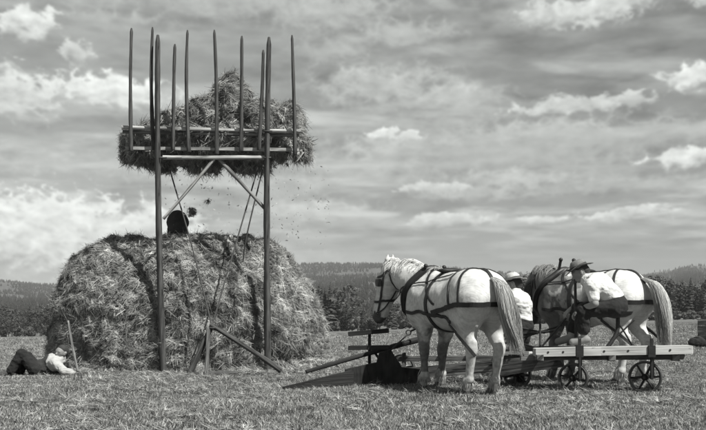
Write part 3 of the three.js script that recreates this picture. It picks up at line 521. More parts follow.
/* ------------------------------------------------------------------ draft horses: x forward, y up, z to the right, between the feet */
function horse(o) {
  const h = thing('draft_horse', o.label, 'horse', o.at, o.turn, 'draft horses hitched to the hay sweep'); h.scale.setScalar(o.scale);
  const pl = V(...o.poll), mz = V(...o.muzzle), hd = mz.clone().sub(pl), fwd = V(o.face[0], 0, o.face[1]).normalize(), side = V(0, 1, 0).cross(fwd).normalize().negate(); // side = its right
  const on = (t, f, s) => { const p = pl.clone().addScaledVector(hd, t).addScaledVector(fwd, f).addScaledVector(side, s); return [p.x, p.y, p.z]; };
  const nb = V(0.62, 1.3, 0), mid = nb.clone().lerp(pl, 0.55).add(V(-0.03, 0.04, 0));
  const body = [
    [0.5, 1.18, 0, 0.31, 0.05, 1.17, 0, 0.34, 0.1], [0.05, 1.17, 0, 0.34, -0.35, 1.23, 0, 0.32, 0.1], [-0.35, 1.23, 0, 0.325, -0.6, 1.27, 0, 0.29, 0.15],
    [0.1, 1.14, 0.08, 0.28, -0.2, 1.15, 0.08, 0.28, 0.1], [0.1, 1.14, -0.08, 0.28, -0.2, 1.15, -0.08, 0.28, 0.1],
    [0.35, 1.46, 0, 0.1, -0.05, 1.4, 0, 0.12, 0.2], [0.64, 1.1, 0, 0.24, 0.7, 1.2, 0, 0.2, 0.12],
    [nb.x, nb.y, nb.z, 0.27, mid.x, mid.y, mid.z, 0.19, 0.14], [mid.x, mid.y, mid.z, 0.19, pl.x - 0.05, pl.y - 0.1, pl.z, 0.135, 0.08], [0.45, 1.45, 0, 0.14, pl.x - 0.1, pl.y - 0.02, pl.z, 0.075, 0.12],
  ];
  for (const s of [-1, 1]) {
    const st = o.step[s < 0 ? 0 : 1], sf = o.step[s < 0 ? 2 : 3];
    body.push(
      [-0.55, 1.3, s * 0.13, 0.265, -0.68, 1.2, s * 0.15, 0.245, 0.12], [-0.72, 1.15, s * 0.15, 0.19, -0.66, 0.95, s * 0.175, 0.14, 0.09], [-0.5, 1.12, s * 0.17, 0.22, -0.45, 0.94, s * 0.2, 0.14, 0.1],
      [-0.54, 0.95, s * 0.195, 0.15, -0.73 + st, 0.6, s * 0.19, 0.068, 0.07], [-0.73 + st, 0.61, s * 0.19, 0.072, -0.66 + st, 0.2, s * 0.185, 0.047, 0.03], [-0.78 + st, 0.67, s * 0.19, 0.036, -0.755 + st, 0.55, s * 0.19, 0.045, 0.03],
      [-0.66 + st, 0.2, s * 0.185, 0.06, -0.6 + st, 0.09, s * 0.185, 0.056, 0.03],
      [0.52, 1.25, s * 0.15, 0.2, 0.56, 1.05, s * 0.18, 0.19, 0.12], [0.5, 1.02, s * 0.19, 0.15, 0.46 + sf * 0.3, 0.8, s * 0.18, 0.105, 0.08], [0.46 + sf * 0.3, 0.8, s * 0.18, 0.1, 0.5 + sf, 0.52, s * 0.17, 0.062, 0.05], [0.5 + sf, 0.55, s * 0.17, 0.068, 0.5 + sf * 1.05, 0.46, s * 0.17, 0.06, 0.03], [0.5 + sf, 0.5, s * 0.17, 0.055, 0.5 + sf * 1.2, 0.2, s * 0.165, 0.046, 0.03], [0.5 + sf * 1.2, 0.2, s * 0.165, 0.06, 0.54 + sf * 1.2, 0.09, s * 0.165, 0.056, 0.03]);
  }
  const er = o.ears ?? 1, head = [
    [...on(0.0, -0.01, 0), 0.135, ...on(0.28, 0.0, 0), 0.14, 0.06], [...on(0.25, -0.06, 0.03), 0.13, ...on(0.42, -0.06, 0.02), 0.105, 0.06], [...on(0.25, -0.06, -0.03), 0.13, ...on(0.42, -0.06, -0.02), 0.105, 0.06], [...on(0.2, 0.06, 0), 0.1, ...on(0.82, 0.04, 0), 0.082, 0.06], [...on(0.82, 0.03, 0), 0.085, ...on(0.95, 0.02, 0), 0.075, 0.05], [...on(0.45, -0.08, 0), 0.08, ...on(0.9, -0.04, 0), 0.058, 0.05],
    [...on(0.22, 0.08, 0.075), 0.042, ...on(0.27, 0.08, 0.085), 0.036, 0.04], [...on(0.22, 0.08, -0.075), 0.042, ...on(0.27, 0.08, -0.085), 0.036, 0.04],
    [...on(-0.06, 0.01, 0.07), 0.04, ...on(-0.06 - 0.14 * er, 0.05 - 0.1 * (1 - er), 0.085), 0.036, 0.02], [...on(-0.06 - 0.14 * er, 0.05 - 0.1 * (1 - er), 0.085), 0.036, ...on(-0.06 - 0.25 * er, 0.06 - 0.2 * (1 - er), 0.08), 0.008, 0.02], [...on(-0.06, 0.01, -0.07), 0.04, ...on(-0.06 - 0.14 * er, 0.05 - 0.1 * (1 - er), -0.085), 0.036, 0.02], [...on(-0.06 - 0.14 * er, 0.05 - 0.1 * (1 - er), -0.085), 0.036, ...on(-0.06 - 0.25 * er, 0.06 - 0.2 * (1 - er), -0.08), 0.008, 0.02],
    [...on(0.9, 0.07, 0.05), 0.03, ...on(0.92, 0.08, 0.045), 0.026, 0.03], [...on(0.9, 0.07, -0.05), 0.03, ...on(0.92, 0.08, -0.045), 0.026, 0.03],
  ];
  const all = body.concat(head), f0 = makeField(all), f = (x, y, z) => f0(x, y, z) + 0.011 * noise(x * 6, y * 4, z * 6) + 0.004 * noise(x * 15, y * 9, z * 15);
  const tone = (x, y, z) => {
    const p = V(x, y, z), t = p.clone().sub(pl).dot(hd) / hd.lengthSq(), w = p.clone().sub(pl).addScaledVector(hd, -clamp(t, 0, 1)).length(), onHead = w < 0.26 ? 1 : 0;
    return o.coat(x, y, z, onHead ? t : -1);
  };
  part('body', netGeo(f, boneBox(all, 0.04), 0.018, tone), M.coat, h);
  for (const s of [-1, 1]) {
    const st = o.step[s < 0 ? 0 : 1], sf = o.step[s < 0 ? 2 : 3];
    for (const [x, z] of [[-0.57 + st, s * 0.185], [0.57 + sf * 1.2, s * 0.165]]) { const g = new THREE.CylinderGeometry(0.06, 0.084, 0.095, 14, 1); g.applyMatrix4(new THREE.Matrix4().makeShear(0, 0, -0.35, 0, 0, 0)); g.translate(x, 0.045, z); part('hoof', g, M.hoof, h); }
    const e = on(0.25, 0.09, s * 0.112), g = new THREE.SphereGeometry(0.018, 10, 8); g.translate(...e); part('eye', g, M.leather, h);
  }
  // mane along the crest, forelock, tail, feather
  const R = rng(o.seed), locks = [], crestPts = [V(...on(-0.02, -0.02, 0)), mid.clone().add(V(-0.02, 0.2, 0)), V(0.42, 1.6, 0)], cv = new THREE.CatmullRomCurve3(crestPts);
  for (let i = 0; i < 620; i++) {
    const t = R(), p = onSurface(f, cv.getPoint(t).add(V(0, 0.08, (R() - 0.5) * 0.04)), 0.004), s = R() < 0.15 ? -1 : 1, len = (s < 0 ? 0.55 : 1) * (0.16 + 0.2 * R()) * (0.6 + 0.6 * Math.sin(Math.PI * t) + 0.4 * (1 - t));
    const a = p.clone().add(V((R() - 0.5) * 0.05, 0.025 + 0.025 * R(), s * 0.03)), b = onSurface(f, a.clone().add(V((R() - 0.3) * 0.1, -len * 0.5, s * 0.08)), 0.018), c = onSurface(f, b.clone().add(V((R() - 0.5) * 0.12, -len * 0.6, s * 0.02)), 0.016);
    locks.push({ pts: [p, a, b, c], r: 0.0065, tone: o.mane * (0.65 + 0.55 * R()) });
  }
  for (let i = 0; i < 36; i++) { const p = V(...on(-0.06, 0.02, (R() - 0.5) * 0.1)), b = V(...on(0.08, 0.14, (R() - 0.5) * 0.14)), c = V(...on(0.2 + 0.12 * R(), 0.13, (R() - 0.5) * 0.18)); locks.push({ pts: [p, b, c], r: 0.01, tone: o.mane * (0.7 + 0.5 * R()) }); }
  part('mane', locksGeo(locks), M.maneMixed, h);
  const tl = [], T = o.tail.map((p) => V(...p)), tc = new THREE.CatmullRomCurve3(T);
  for (let i = 0; i < 1300; i++) {
    const a = R() * 6.283, rr = Math.sqrt(R()), len = 0.5 + 0.5 * Math.sqrt(R()), pts = [], start = 0.5 * R() * R();
    for (let k = 0; k <= 5; k++) { const t = lerp(start, len, k / 5), c = tc.getPoint(Math.min(1, t)), w = (0.026 + 0.072 * Math.sin(Math.PI * Math.min(0.75, t * 0.85))) * rr; pts.push(c.clone().add(V(Math.cos(a) * w + (R() - 0.5) * 0.035 * t, (R() - 0.5) * 0.02, Math.sin(a) * w * 1.25 + 0.03 * Math.sin(t * 7 + a * 2) * t + (R() - 0.5) * 0.035 * t))); }
    const streak = noise(a * 1.1, 3, o.seed * 0.37); tl.push({ pts, r: 0.0042, tone: clamp(o.tailTone * (0.62 + 0.5 * R() + 0.6 * streak), 0.03, 0.85) });
  }
  part('tail', locksGeo(tl, 10), M.maneMixed, h);
  for (const s of [-1, 1]) { const st = o.step[s < 0 ? 0 : 1], sf = o.step[s < 0 ? 2 : 3]; for (const [x, z] of [[-0.65 + st, s * 0.185], [0.51 + sf * 1.2, s * 0.165]]) {
    const fl = []; for (let i = 0; i < 40; i++) { const a = Math.PI + (R() - 0.5) * 4, p = V(x + Math.cos(a) * 0.045, 0.2 + 0.1 * R(), z + Math.sin(a) * 0.042), e = p.clone().add(V(Math.cos(a) * 0.028 + 0.045, -0.12 - 0.05 * R(), Math.sin(a) * 0.026)); fl.push({ pts: [p, p.clone().lerp(e, 0.5).add(V(Math.cos(a) * 0.016, 0, Math.sin(a) * 0.016)), e], r: 0.007, tone: o.feather * (0.6 + 0.6 * R()) }); }
    part('feather', locksGeo(fl, 4), M.maneMixed, h);
  } }
  // harness
  const loop = (x, tilt, cy, n = 20) => Array.from({ length: n }, (_, i) => { const a = (i / n) * Math.PI * 2; return [x + Math.sin(a) * tilt * 0.4, cy + Math.sin(a) * 0.42, Math.cos(a) * 0.42]; });
  const S = (name, pts, w, t, opt, par = h) => part(name, flatNormals(strapGeo(f, pts, w, t, opt)), M.leather, par);
  // collar: a padded ring round the base of the neck
  const dirN = mid.clone().sub(nb).setZ(0).normalize(), cc = nb.clone().addScaledVector(dirN, 0.02), up = V(-dirN.y, dirN.x, 0);
  const cp = Array.from({ length: 30 }, (_, i) => { const a = (i / 30) * Math.PI * 2, q = cc.clone().addScaledVector(up, Math.sin(a) * 0.42 - 0.05).add(V(0, 0, Math.cos(a) * 0.36)).addScaledVector(dirN, 0.03 * Math.sin(a) + 0.05); return onSurface(f, q, 0.02); });
  const collar = part('collar', new THREE.TubeGeometry(new THREE.CatmullRomCurve3(cp, true), 60, 0.052, 8, true), M.leather, h);
  for (const s of [-1, 1]) {
    const hp = cp.filter((_, i) => { const a = (i / 30) * Math.PI * 2; return s * Math.cos(a) > 0.12; }).sort((a, b) => a.y - b.y).map((p) => p.clone().add(V(0.0, 0, s * 0.045)));
    const top = hp[hp.length - 1].clone().add(V(-0.05, o.hame, 0)); part('hame', tubeGeo([...hp, top], 0.021, 6, 26), M.leather, collar);
    const knob = new THREE.SphereGeometry(0.03, 8, 6); knob.translate(...top.toArray()); part('hame_knob', knob, M.leather, collar);
  }
  const hy = 1.08;
  for (const s of [-1, 1]) {
    S('trace', [[0.58, 1.06, s * 0.5], [0.25, 1.0, s * 0.5], [-0.12, 0.94, s * 0.5], [-0.45, 0.9, s * 0.46]], 0.045, 0.012, { lift: 0.016 });
    S('trace_end', [[-0.45, 0.9, s * 0.375], [-0.75, 0.72, s * 0.4], [-1.0, 0.52, s * 0.36]], 0.04, 0.012, { hang: true, n: 12 });
    S('breeching_side', [[-0.05, 1.0, s * 0.5], [-0.35, 1.06, s * 0.5], [-0.65, 1.12, s * 0.5], [-0.86, 1.14, s * 0.3]], 0.06, 0.014, { lift: 0.012 });
    S('hip_strap', [[-0.4, 1.62, s * 0.03], [-0.42, 1.5, s * 0.3], [-0.46, 1.3, s * 0.45], [-0.5, 1.1, s * 0.5]], 0.036, 0.01, { lift: 0.008 });
    S('hip_strap', [[-0.52, 1.64, s * 0.03], [-0.62, 1.5, s * 0.3], [-0.68, 1.3, s * 0.42], [-0.7, 1.13, s * 0.45]], 0.03, 0.01, { lift: 0.008 });
    S('shoulder_strap', [[0.42, 1.6, s * 0.05], [0.3, 1.5, s * 0.28], [0.12, 1.34, s * 0.45], [-0.1, 1.14, s * 0.5]], 0.03, 0.01, { lift: 0.01 });
    S('rein', [on(0.84, 0, s * 0.11), on(0.6, -0.35, s * 0.16).map((v, i) => i === 1 ? v + 0.12 : v), [0.72, 1.42, s * 0.34], [0.3, 1.5, s * 0.3], [-0.3, 1.55, s * 0.22]], 0.02, 0.008, { hang: false, lift: 0.02, n: 50 });
  }
  S('breeching', [[-0.86, 1.14, -0.3], [-1.0, 1.13, -0.14], [-1.04, 1.13, 0], [-1.0, 1.13, 0.14], [-0.86, 1.14, 0.3]], 0.06, 0.014, { lift: 0.012 });
  S('back_band', loop(0.08, 0.1, 1.14), 0.06, 0.014, { closed: true, lift: 0.01, n: 60 });
  S('back_strap', [[0.4, 1.64, 0], [0.05, 1.55, 0], [-0.4, 1.62, 0], [-0.75, 1.5, 0], [-0.9, 1.4, 0]], 0.04, 0.012, { lift: 0.01 });
  const pad = new THREE.SphereGeometry(0.1, 14, 8); pad.scale(1.0, 0.35, 1.9); const pp = onSurface(f, V(0.08, 1.6, 0), 0.02); pad.translate(pp.x, pp.y, pp.z); part('saddle_pad', pad, M.leather, h);
  // bridle
  const bridle = S('bridle', [on(0.0, -0.2, 0), on(0.02, -0.05, -0.2), on(0.1, 0.08, -0.2), on(0.13, 0.2, 0), on(0.1, 0.08, 0.2), on(0.02, -0.05, 0.2)], 0.032, 0.01, { closed: true, lift: 0.008 });
  S('noseband', [on(0.62, -0.2, 0), on(0.62, 0, -0.2), on(0.6, 0.2, 0), on(0.62, 0, 0.2)], 0.034, 0.01, { closed: true, lift: 0.008 }, bridle);
  S('throat_lash', [on(0.0, -0.05, -0.2), on(0.24, -0.2, -0.15), on(0.34, -0.3, 0), on(0.24, -0.2, 0.15), on(0.0, -0.05, 0.2)], 0.024, 0.009, { lift: 0.008 }, bridle);
  for (const s of [-1, 1]) {
    S('cheek_strap', [on(0.04, 0.02, s * 0.2), on(0.3, 0.02, s * 0.2), on(0.6, 0.02, s * 0.16), on(0.84, 0, s * 0.14)], 0.03, 0.01, { lift: 0.008 }, bridle);
    const b = new THREE.BoxGeometry(0.1, 0.11, 0.014, 3, 3, 1); { const q = b.attributes.position; for (let i = 0; i < q.count; i++) { const x = q.getX(i) / 0.05, y = q.getY(i) / 0.055, k = 1 - 0.12 * x * x * y * y; q.setXYZ(i, q.getX(i) * k, q.getY(i) * k, q.getZ(i) + s * 0.02 * (x * x - 0.5)); } b.computeVertexNormals(); } b.applyMatrix4(new THREE.Matrix4().makeBasis(fwd.clone(), V(0, 1, 0), side.clone())); b.translate(...on(0.25, 0.075, s * 0.15)); part('blinder', b, M.leather, bridle);
    const ring = new THREE.TorusGeometry(0.032, 0.006, 6, 14); ring.applyMatrix4(new THREE.Matrix4().makeBasis(fwd.clone(), V(0, 1, 0), side.clone())); ring.translate(...on(0.85, 0.0, s * 0.104)); part('bit_ring', ring, M.wornIron, bridle);
  }
  return { group: h, field: f };
}
const dapple = (x, y, z) => fbm(x * 7, y * 7, z * 7, 3);
const heading = (deg) => Math.PI - THREE.MathUtils.degToRad(deg);
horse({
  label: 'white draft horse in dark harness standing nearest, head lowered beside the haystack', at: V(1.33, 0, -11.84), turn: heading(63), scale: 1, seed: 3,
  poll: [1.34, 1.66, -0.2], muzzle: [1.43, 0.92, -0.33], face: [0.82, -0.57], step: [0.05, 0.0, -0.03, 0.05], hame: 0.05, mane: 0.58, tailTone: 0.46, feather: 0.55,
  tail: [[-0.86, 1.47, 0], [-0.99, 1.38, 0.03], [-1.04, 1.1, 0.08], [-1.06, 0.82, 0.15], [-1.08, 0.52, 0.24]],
  coat: (x, y, z, t) => { let v = 0.54 + 0.17 * dapple(x * 1.3, y * 1.3, z * 1.3) + 0.06 * noise(x * 40, y * 14, z * 40); if (y < 0.5) v *= 0.8 + 0.5 * noise(x * 22, y * 22, z * 22); if (t > 0.86 + 0.2 * dapple(x * 2, y, z)) v = 0.07; if (x > 0.2 && t < 0 && y > 0.24) v *= lerp(0.3, 1, sstep(y + 0.5 * dapple(x, y, z) + 0.12 * noise(x * 50, y * 50, z * 50), 0.6, 0.86)); return clamp(v, 0.03, 0.8); },  // front legs darkened in the coat colour to stand for their shade
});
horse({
  label: 'dapple grey draft horse with dark head and shade painted on the forehand, standing behind the seated driver', at: V(3.60, 0, -13.63), turn: heading(52), scale: 1.05, seed: 8,
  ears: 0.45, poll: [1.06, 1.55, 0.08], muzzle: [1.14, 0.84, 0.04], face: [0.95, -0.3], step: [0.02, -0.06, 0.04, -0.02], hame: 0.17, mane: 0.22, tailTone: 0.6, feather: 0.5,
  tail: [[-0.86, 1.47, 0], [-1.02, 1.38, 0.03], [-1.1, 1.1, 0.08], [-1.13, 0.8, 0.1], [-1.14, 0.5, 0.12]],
  coat: (x, y, z, t) => { const n = dapple(x, y, z); let v = 0.6 + 0.18 * n + 0.06 * noise(x * 40, y * 14, z * 40); if (x > 0.0 + 0.9 * n) v = 0.26 + 0.25 * n; if (x > 0.3 + 0.6 * n) v = 0.12 + 0.14 * n; if (t >= 0) v = t > 0.75 ? 0.05 : 0.10 + 0.12 * n; if (y < 0.6 + 0.25 * n && x > 0) v = 0.12; return clamp(v, 0.03, 0.8); },  // dark head markings; shade on shoulder and neck is painted into the coat
});

/* ------------------------------------------------------------------ people: x forward, y up, z to their right */
function handBones(w, dir, palmN, curl, flip) {                          // wrist, pointing direction, palm normal
  const d = dir.clone().normalize(), n = palmN.clone().addScaledVector(d, -palmN.dot(d)).normalize(), s = d.clone().cross(n).multiplyScalar(flip), out = [], A = (p) => [p.x, p.y, p.z];
  const pt = (a, b, c) => w.clone().addScaledVector(d, a).addScaledVector(s, b).addScaledVector(n, c);
  out.push([...A(pt(-0.02, 0, 0)), 0.026, ...A(pt(0.03, 0.0, 0)), 0.022, 0.02], [...A(pt(0.03, 0.02, 0)), 0.018, ...A(pt(0.085, 0.028, 0)), 0.014, 0.02], [...A(pt(0.03, -0.02, 0)), 0.018, ...A(pt(0.08, -0.028, 0)), 0.013, 0.02], [...A(pt(0.03, 0, 0)), 0.018, ...A(pt(0.09, 0, 0)), 0.014, 0.02]);
  [[0.03, 0.075], [0.01, 0.085], [-0.011, 0.078], [-0.031, 0.06]].forEach(([b, L], i) => {
    let p = pt(0.088, b, 0), ang = curl * 0.6; for (let k = 0; k < 3; k++) { const q = p.clone().addScaledVector(d, Math.cos(ang) * L * [0.45, 0.32, 0.23][k]).addScaledVector(n, Math.sin(ang) * L * [0.45, 0.32, 0.23][k]); out.push([...A(p), 0.0098 - k * 0.001, ...A(q), 0.009 - k * 0.001, 0.006]); p = q; ang += curl * 0.8; }
  });
  let p = pt(0.02, 0.028, 0.005); const q = pt(0.05, 0.055, 0.02), r = pt(0.082, 0.056, 0.035); out.push([...A(p), 0.014, ...A(q), 0.0115, 0.012], [...A(q), 0.0115, ...A(r), 0.009, 0.008]);
  return out;
}
function person(o) {
  const g = thing('person', o.label, 'person', o.at, o.turn); g.scale.setScalar(o.scale ?? 1); const J = o.j, A = (k) => J[k], b = (p, r, q, s, k = 0.05) => [...p, r, ...q, s, k];
  const head = V(...J.head), up = V(...o.headUp).normalize(), fw = V(...o.headFwd).normalize(); fw.addScaledVector(up, -fw.dot(up)).normalize(); const rt = fw.clone().cross(up);
  const H = (f, u, s) => { const p = head.clone().addScaledVector(fw, f).addScaledVector(up, u).addScaledVector(rt, s); return [p.x, p.y, p.z]; };
  const headB = [b(H(-0.02, 0.035, 0), 0.092, H(0.025, 0.03, 0), 0.085, 0.03), b(H(0.03, -0.03, 0), 0.068, H(0.05, -0.075, 0), 0.042, 0.04), b(H(0.088, 0.0, 0), 0.012, H(0.112, -0.03, 0), 0.017, 0.02), b(H(0.09, -0.062, 0.018), 0.009, H(0.09, -0.062, -0.018), 0.009, 0.01), b(H(0.09, 0.025, 0.045), 0.012, H(0.09, 0.025, -0.045), 0.012, 0.02),
    b(H(0, -0.01, 0.088), 0.018, H(-0.005, 0.02, 0.094), 0.02, 0.01), b(H(0, -0.01, -0.088), 0.018, H(-0.005, 0.02, -0.094), 0.02, 0.01), b(H(-0.02, -0.04, 0), 0.06, A('neck'), 0.062, 0.03)];
  const torso = [b(A('pelvis'), 0.12, A('waist'), 0.125, 0.08), b(A('waist'), 0.125, A('chest'), 0.15, 0.08), b(A('chest'), 0.14, A('neck'), 0.07, 0.1)], arms = [], legs = [], feet = [], hands = [];
  for (const s of ['L', 'R']) {
    torso.push(b(A('chest'), 0.13, A('shoulder' + s), 0.085, 0.07));
    arms.push(b(A('shoulder' + s), 0.068, A('elbow' + s), 0.047, 0.03), b(A('elbow' + s), 0.046, A('wrist' + s), 0.03, 0.02));
    legs.push(b(A('pelvis'), 0.11, A('hip' + s), 0.09, 0.06), b(A('hip' + s), 0.088, A('knee' + s), 0.066, 0.05), b(A('knee' + s), 0.066, A('ankle' + s), 0.042, 0.03));
    feet.push([s, b(A('ankle' + s), 0.045, A('toe' + s), 0.038, 0.03)]);
    const w = V(...A('wrist' + s)), dir = w.clone().sub(V(...A('elbow' + s))); if (o.handDir) dir.normalize().add(V(...o.handDir)); hands.push(...[handBones(w, dir, V(...(o.palm ?? [0.2, -1, 0])), o.curl ?? 0.7, s === 'L' ? 1 : -1)]);
  }
  const bare = torso.concat(arms, legs, feet.map((x) => x[1]), [headB[7]]), geos = [netGeo(makeField(bare), boneBox(bare, 0.03), 0.014), netGeo(makeField(headB), boneBox(headB, 0.02), 0.006)];
  for (const hb of hands) geos.push(netGeo(makeField(hb), boneBox(hb, 0.012), 0.005));
  part('body', mergeGeometries(geos), M.skin, g);
  const fat = (list, e) => list.map((x) => { const y = x.slice(); y[3] += e; y[7] += e; return y; });
  const wr = (x, y, z) => 0.009 * noise(x * 11, y * 16, z * 11) + 0.004 * noise(x * 30, y * 22, z * 30);
  const dress = (name, list, e, m) => { const l = fat(list, e), f0 = makeField(l), f = (x, y, z) => f0(x, y, z) + wr(x, y, z); return part(name, netGeo(f, boneBox(l, 0.03), 0.013, undefined, 1), m, g); };
  const cut = (p, q, t) => p.map((v, i) => lerp(v, q[i], t));
  const sleeves = []; for (const s of ['L', 'R']) { const t = o.sleeve ?? 1; sleeves.push(b(A('shoulder' + s), 0.07, cut(A('shoulder' + s), A('elbow' + s), Math.min(1, t)), 0.056, 0.03)); if (t > 1) sleeves.push(b(A('elbow' + s), 0.052, cut(A('elbow' + s), A('wrist' + s), t - 1), 0.04, 0.02)); }
  dress('shirt', torso.slice(1).concat(sleeves, [b(A('waist'), 0.13, cut(A('waist'), A('pelvis'), 0.6), 0.135, 0.05)]), 0.016, o.shirt ?? M.shirt);
  if (o.vest) dress('vest', torso.slice(1, 2).concat([b(A('waist'), 0.13, cut(A('waist'), A('pelvis'), 0.7), 0.135, 0.05), b(A('chest'), 0.15, cut(A('chest'), A('neck'), 0.5), 0.1, 0.05)]), 0.033, o.vest);
  const trou = []; for (const s of ['L', 'R']) trou.push(b(A('pelvis'), 0.112, A('hip' + s), 0.098, 0.06), b(A('hip' + s), 0.096, A('knee' + s), 0.072, 0.05), b(A('knee' + s), 0.072, cut(A('knee' + s), A('ankle' + s), o.trouser ?? 0.92), 0.064, 0.03));
  dress('trousers', trou.concat([b(A('pelvis'), 0.135, cut(A('pelvis'), A('waist'), 0.55), 0.128, 0.05)]), 0.018, o.trousers ?? M.dark);
  for (const [s, f] of feet) { const q = [b(f.slice(0, 3), 0.05, f.slice(4, 7), 0.042, 0.03), b(cut(f.slice(0, 3), f.slice(4, 7), -0.25).map((v, i) => i === 1 ? v - 0.02 : v), 0.042, f.slice(4, 7), 0.04, 0.03)]; part('shoe', netGeo(makeField(q), boneBox(q, 0.02), 0.01), o.shoes ?? M.boot, g); }
  for (const s of [-1, 1]) { const e = new THREE.SphereGeometry(0.012, 8, 6); e.translate(...H(0.082, 0.008, s * 0.034)); part('eye', e, M.hair, g); }
  const hb = [b(H(-0.03, 0.055, 0), 0.092, H(0.0, 0.065, 0), 0.09, 0.02), b(H(-0.06, 0.0, 0), 0.075, H(-0.06, -0.03, 0), 0.06, 0.03)]; part('hair', netGeo(makeField(hb), boneBox(hb, 0.02), 0.008), M.hair, g);
  if (o.hat) {
    const pr = [[0.001, 0.125], [0.04, 0.128], [0.075, 0.115], [0.098, 0.07], [0.108, 0.02], [0.112, 0.004], [0.15, -0.004], [0.185, -0.012], [0.19, -0.006], [0.15, 0.006], [0.118, 0.014]].map(([r, y]) => new THREE.Vector2(r, y));
    const hg = new THREE.LatheGeometry(pr, 40), p = hg.attributes.position;
    for (let i = 0; i < p.count; i++) { const x = p.getX(i), y = p.getY(i), z = p.getZ(i), r = Math.hypot(x, z); p.setXYZ(i, x * 1.12, y + (r > 0.115 ? 0.9 * z * z - 0.35 * x * x + 0.012 * noise(x * 12, z * 12, o.at.x) : -0.03 * Math.exp(-z * z * 900) * (y > 0.1 ? 1 : 0) + 0.008 * noise(x * 20, y * 20, z * 20)), z); }
    hg.computeVertexNormals();
    const mtx = new THREE.Matrix4().makeBasis(fw.clone(), up.clone(), rt.clone().multiplyScalar(1)).setPosition(V(...H(-0.005, 0.07, 0))); if (o.hatTilt) mtx.multiply(new THREE.Matrix4().makeRotationZ(o.hatTilt));
    hg.scale(0.95, 0.95, 0.95); hg.applyMatrix4(mtx); const hat = part('hat', hg, o.hat, g);
    const bg = new THREE.CylinderGeometry(0.113, 0.118, 0.03, 32, 1, true); bg.scale(1.12 * 0.95, 0.95, 0.95); bg.translate(0, 0.025, 0); bg.applyMatrix4(mtx); part('hat_band', bg, M.band, hat);
  }
  return g;
}
const turnTo = (hx, hz) => Math.atan2(-hz, hx);                          // local +x to the heading (hx, hz)
M.dark.side = M.band.side = THREE.DoubleSide;
const PLANK_TOP = 0.61;
person({ label: 'seated driver in pale short sleeved shirt and felt hat, bent forward', at: V(3.46, PLANK_TOP, -11.86), turn: turnTo(-0.97, -0.24), hat: M.felt, sleeve: 0.7, trouser: 0.66, shoes: M.shoe, headUp: [0.42, 1, 0], headFwd: [1, -0.6, -0.1], hatTilt: -0.05, handDir: [0.3, -0.6, 0],
  j: { pelvis: [0, 0.53, 0], waist: [0.07, 0.66, 0], chest: [0.22, 0.78, 0], neck: [0.38, 0.88, 0], head: [0.45, 0.96, 0], shoulderL: [0.31, 0.79, -0.19], elbowL: [0.27, 0.55, -0.25], wristL: [0.46, 0.47, -0.16], shoulderR: [0.32, 0.80, 0.19], elbowR: [0.42, 0.56, 0.24], wristR: [0.58, 0.48, 0.13], hipL: [0.02, 0.49, -0.09], kneeL: [0.42, 0.46, -0.15], ankleL: [0.4, 0.09, -0.12], toeL: [0.55, 0.045, -0.14], hipR: [0.02, 0.49, 0.09], kneeR: [0.48, 0.48, 0.12], ankleR: [0.58, 0.1, 0.12], toeR: [0.74, 0.045, 0.13] } });
person({ label: 'standing man in white shirt and pale brimmed hat between the horses', at: V(2.44, 0, -13.0), turn: turnTo(-0.8, -0.6), hat: M.straw, sleeve: 1.8, headUp: [0.12, 1, 0], headFwd: [1, -0.15, -0.2], hatTilt: -0.1,
  j: { pelvis: [0, 0.86, 0], waist: [0.01, 1.0, 0], chest: [0.05, 1.16, 0], neck: [0.1, 1.34, 0], head: [0.14, 1.45, 0], shoulderL: [0.06, 1.25, -0.17], elbowL: [0.14, 1.0, -0.25], wristL: [0.37, 1.0, -0.16], shoulderR: [0.06, 1.25, 0.17], elbowR: [0.16, 1.0, 0.24], wristR: [0.38, 1.02, 0.14], hipL: [0, 0.84, -0.1], kneeL: [0.06, 0.46, -0.11], ankleL: [-0.02, 0.08, -0.12], toeL: [0.14, 0.04, -0.14], hipR: [0, 0.84, 0.1], kneeR: [0.08, 0.46, 0.11], ankleR: [0.06, 0.08, 0.12], toeR: [0.22, 0.04, 0.14] } });
person({ label: 'man lying back against the left foot of the haystack, knees drawn up', at: V(-5.22, -0.01, -14.95), turn: turnTo(-1, 0.08), scale: 0.92, vest: M.vest, shirt: M.shirtGrey, sleeve: 1.7, headUp: [-0.25, 1, 0], headFwd: [0.6, 0.1, -0.8], palm: [0, -1, 0], curl: 0.4,
  j: { pelvis: [0, 0.13, 0], waist: [-0.13, 0.17, 0], chest: [-0.27, 0.24, 0], neck: [-0.39, 0.33, 0], head: [-0.41, 0.43, -0.02], shoulderL: [-0.33, 0.26, -0.18], elbowL: [-0.5, 0.13, -0.28], wristL: [-0.66, 0.08, -0.14], shoulderR: [-0.33, 0.26, 0.18], elbowR: [-0.2, 0.2, 0.32], wristR: [0.02, 0.18, 0.26], hipL: [0.03, 0.12, -0.1], kneeL: [0.26, 0.42, -0.14], ankleL: [0.46, 0.09, -0.14], toeL: [0.62, 0.05, -0.18], hipR: [0.03, 0.12, 0.1], kneeR: [0.22, 0.36, 0.08], ankleR: [0.36, 0.08, 0.06], toeR: [0.52, 0.05, 0.04] } });
